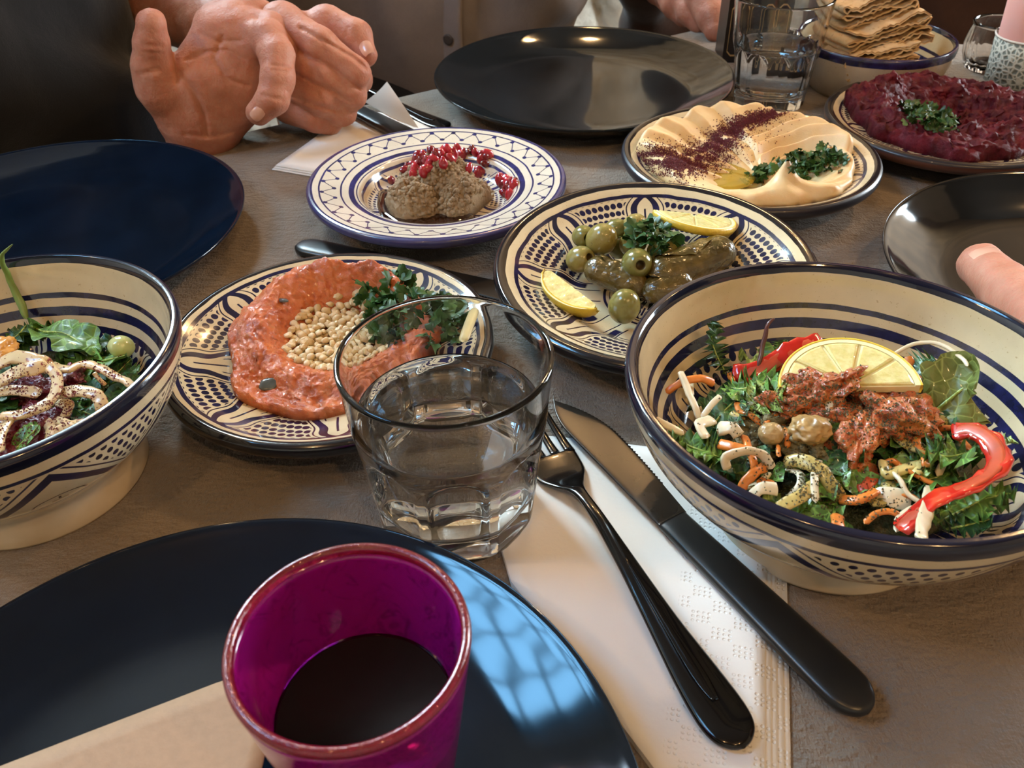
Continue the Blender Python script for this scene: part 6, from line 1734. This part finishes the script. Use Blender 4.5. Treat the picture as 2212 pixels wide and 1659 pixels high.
# ---- person in the grey shirt
def person_grey():
    c = np.array([-.145, 1.085, 0.0]); A = R(-28); M3 = rz(A)
    r = lambda x, y, z: c+M3@np.array([x, y, z])
    trunk = [[(r(0, 0, -.40), .085), (r(0, 0, .10), .080), (r(0, 0, .40), .070), (r(0, 0, .56), .050)],
             [(r(-.15, 0, .40), .055), (r(-.20, .02, .08), .042), (r(-.14, -.02, -.16), .032)], [(r(.15, 0, .40), .055), (r(.20, .02, .08), .042), (r(.14, -.02, -.16), .032)],
             [(r(-.09, 0, -.40), .08), (r(-.10, -.36, -.34), .06)], [(r(.09, 0, -.40), .08), (r(.10, -.36, -.34), .06)]]
    V, Fc = body_mesh('t', trunk, [], h=.010, kp=.04)
    o = link('person', mesh('person', V, Fc.tolist(), M_skinp)); tag(o, 'person in a grey button shirt seated behind the slate plate', 'person')
    Ms = cloth_mat('grey_linen_shirt', (.15, .128, .120), (.22, .185, .170)); Mt = cloth_mat('dark_trousers', (.010, .009, .010), (.018, .016, .017))
    E3 = M3
    s = garment('shirt', [(r(0, 0, .02), (.185, .125, .24), E3), (r(0, 0, .30), (.20, .12, .22), E3), (r(-.17, .0, .36), r(-.215, .03, .06), .070, .058), (r(.16, .0, .36), r(.195, .03, .06), .070, .055),
                          (r(-.215, .03, .06), r(-.16, -.03, -.12), .058, .045), (r(.195, .03, .06), r(.16, -.02, -.12), .055, .045)], Ms, o, h=.0075, k=.045, folds=.0085, fs=9, cut=lambda p: -(p[..., 2]+.135))
    garment('trousers', [(r(0, 0, -.12), r(0, 0, -.38), .150, .150), (r(-.08, 0, -.36), r(-.10, -.38, -.30), .10, .08), (r(.08, 0, -.36), r(.10, -.38, -.30), .10, .08)], Mt, o, folds=.006)
    # placket and buttons
    from mathutils.bvhtree import BVHTree
    bt = BVHTree.FromPolygons([v.co for v in s.data.vertices], [p.vertices[:] for p in s.data.polygons]); inw = Vector(M3@np.array([0, 1, 0]))
    def on_shirt(z, x=.140):
        h = bt.ray_cast(Vector(r(x, -.5, z)), inw); return np.array(h[0])-np.array(inw)*.0012 if h[0] is not None else r(x, -.10, z)
    pts = [on_shirt(z) for z in np.linspace(-.125, .26, 22)]
    V, Fc = tube(pts, .015, .0030, n=12, sub=3, taper=.01, nrm=tuple(-(M3@np.array([0, 1, 0]))), sq=.5)
    pk = link('placket', mesh('placket', V, Fc, Ms), s)
    Mb = simple('dark_button', (.05, .04, .035), .4)
    for z in (-.08, .005, .09, .175):
        Vb, Fb, _ = lathe([(0, 0), (.0055, 0), (.006, .001), (.0055, .002), (.003, .0018), (0, .0016)], 20)
        b = link('button', mesh('button', Vb, Fb, Mb), s, loc=tuple(on_shirt(z)-np.array(inw)*.0030), rot=(R(90), 0, A))
    s['label'] = 'grey linen shirt with a button placket'
person_grey()

# ---- person with the brown sleeve, hand resting at the far side
def person_brown():
    c = np.array(atd(1960, 0, 1.50)); c[2] = 0; c = c+[.06, .03, 0]
    palm = [D((1500, -150, 1.13, .034), (1490, -80, 1.11, .036), (1480, -50, 1.09, .030)), D((1520, -110, 1.11, .030), (1512, -40, 1.07, .022))]
    f = [D((1515, -60, 1.08, .024), (1522, -5, 1.045, .0205), (1540, 38, 1.02, .0165), (1545, 66, 1.01, .0120)),
         D((1480, -70, 1.09, .022), (1470, -15, 1.07, .0170), (1490, 25, 1.05, .0140), (1510, 52, 1.04, .0110)),
         D((1455, -80, 1.10, .022), (1440, -25, 1.09, .0170), (1455, 10, 1.07, .0135), (1478, 36, 1.06, .0110)),
         D((1430, -100, 1.12, .020), (1410, -45, 1.11, .0150), (1420, -15, 1.10, .0120), (1440, 8, 1.09, .0100)),
         D((1545, -110, 1.10, .020), (1562, -60, 1.07, .0150), (1560, -20, 1.05, .0120))]
    V, Fc = body_mesh('h', palm, f, kf=.008, h=.0022)
    w = np.array(atd(1500, -150, 1.13)); trunk = [[(c+[0, 0, -.45], .12), (c+[0, 0, .2], .12), (c+[0, 0, .46], .10), (c+[0, 0, .58], .05)], [(c+[-.14, 0, .42], .055), (c+[-.24, -.02, .12], .045), (w, .034)]]
    V2, F2 = body_mesh('t', trunk, [], h=.010, kp=.04)
    mb = MB(); mb.add(V, Fc.tolist()); mb.add(V2, F2.tolist())
    o = link('person', mb.mesh('person', M_skinp)); tag(o, 'person in dark brown clothing with a hand resting beside the black tin', 'person')
    M = cloth_mat('dark_brown_jacket', (.035, .014, .008), (.060, .026, .014))
    w2 = np.array(atd(1495, -190, 1.15))
    garment('jacket', [(c+[0, 0, -.45], c+[0, 0, .34], .185, .18), (c+[-.15, 0, .40], c+[-.24, -.02, .12], .075, .065), (c+[-.24, -.02, .12], w2+[.02, .03, .02], .062, .050), (w2+[.02, .03, .02], np.array(atd(1400, -60, 1.17)), .050, .038), (np.array(atd(1400, -60, 1.17)), np.array(atd(1392, 70, 1.24)), .038, .032), (np.array(atd(1392, 70, 1.24)), np.array(atd(1480, 60, 1.26)), .032, .04), (c+[.15, 0, .40], c+[.21, -.03, .12], .075, .065)], M, o, folds=.008, fs=9)
person_brown()

# ---- hand on the black plate
def person_right():
    t = [(atz(2420, 850, .075), .0185), (atz(2290, 730, .060), .0160), (atz(2195, 645, .047), .0142), (atz(2118, 572, .040), .0118)]
    i1 = [(atz(2480, 900, .050), .0150), (atz(2330, 800, .034), .0125), (atz(2225, 722, .026), .0108), (atz(2150, 668, .024), .0088)]
    i2 = [(atz(2520, 960, .045), .0150), (atz(2400, 880, .028), .0125), (atz(2300, 800, .022), .0100)]
    i3 = [(atz(2560, 1000, .045), .0140), (atz(2470, 930, .026), .0110), (atz(2390, 870, .020), .0095)]
    i4 = [(atz(2600, 1020, .045), .0120), (atz(2540, 970, .026), .0100), (atz(2480, 930, .020), .0085)]
    k = atz(2520, 930, .070)
    palm = [[(atz(2430, 860, .070), .021), (k, .028)], [(atz(2500, 940, .052), .018), (k, .026)], [(atz(2590, 1010, .050), .016), (k+[.01, -.01, 0], .026)], [(k, .027), (k+[.07, -.03, .02], .028), (k+[.20, -.06, .05], .038)]]
    V, Fc = body_mesh('h', palm, [t, i1, i2, i3, i4], kf=.006)
    e = k+np.array([.20, -.06, .05]); c = np.array([.86, .30, 0])
    trunk = [[(e, .038), (c+[-.02, -.18, .10], .045), (c+[0, -.14, .36], .055)], [(c+[0, 0, -.45], .12), (c+[0, 0, .2], .12), (c+[0, 0, .42], .10), (c+[0, 0, .54], .05)]]
    V2, F2 = body_mesh('t', trunk, [], h=.010, kp=.04)
    mb = MB(); mb.add(V, Fc.tolist()); mb.add(V2, F2.tolist())
    o = link('person', mb.mesh('person', M_skinp)); tag(o, 'person whose thumb rests on the rim of the black plate at the far right', 'person')
    M = cloth_mat('charcoal_sweater', (.02, .02, .022), (.035, .034, .036))
    garment('sweater', [(c+[.02, 0, -.45], c+[.02, 0, .32], .165, .165), (c+[0, -.12, .36], c+[-.02, -.18, .10], .07, .062), (c+[-.02, -.18, .10], e+[-.02, .005, -.004], .060, .048)], M, o, folds=.007)
    tp = t[-1][0]+(t[-2][0]-t[-1][0])*.10; dv = t[-1][0]-t[-2][0]; up = np.array([-.35, -.1, 1.0])
    nail(tp+up/np.linalg.norm(up)*.0108, dv, up, .0070, .0075, o)
person_right()
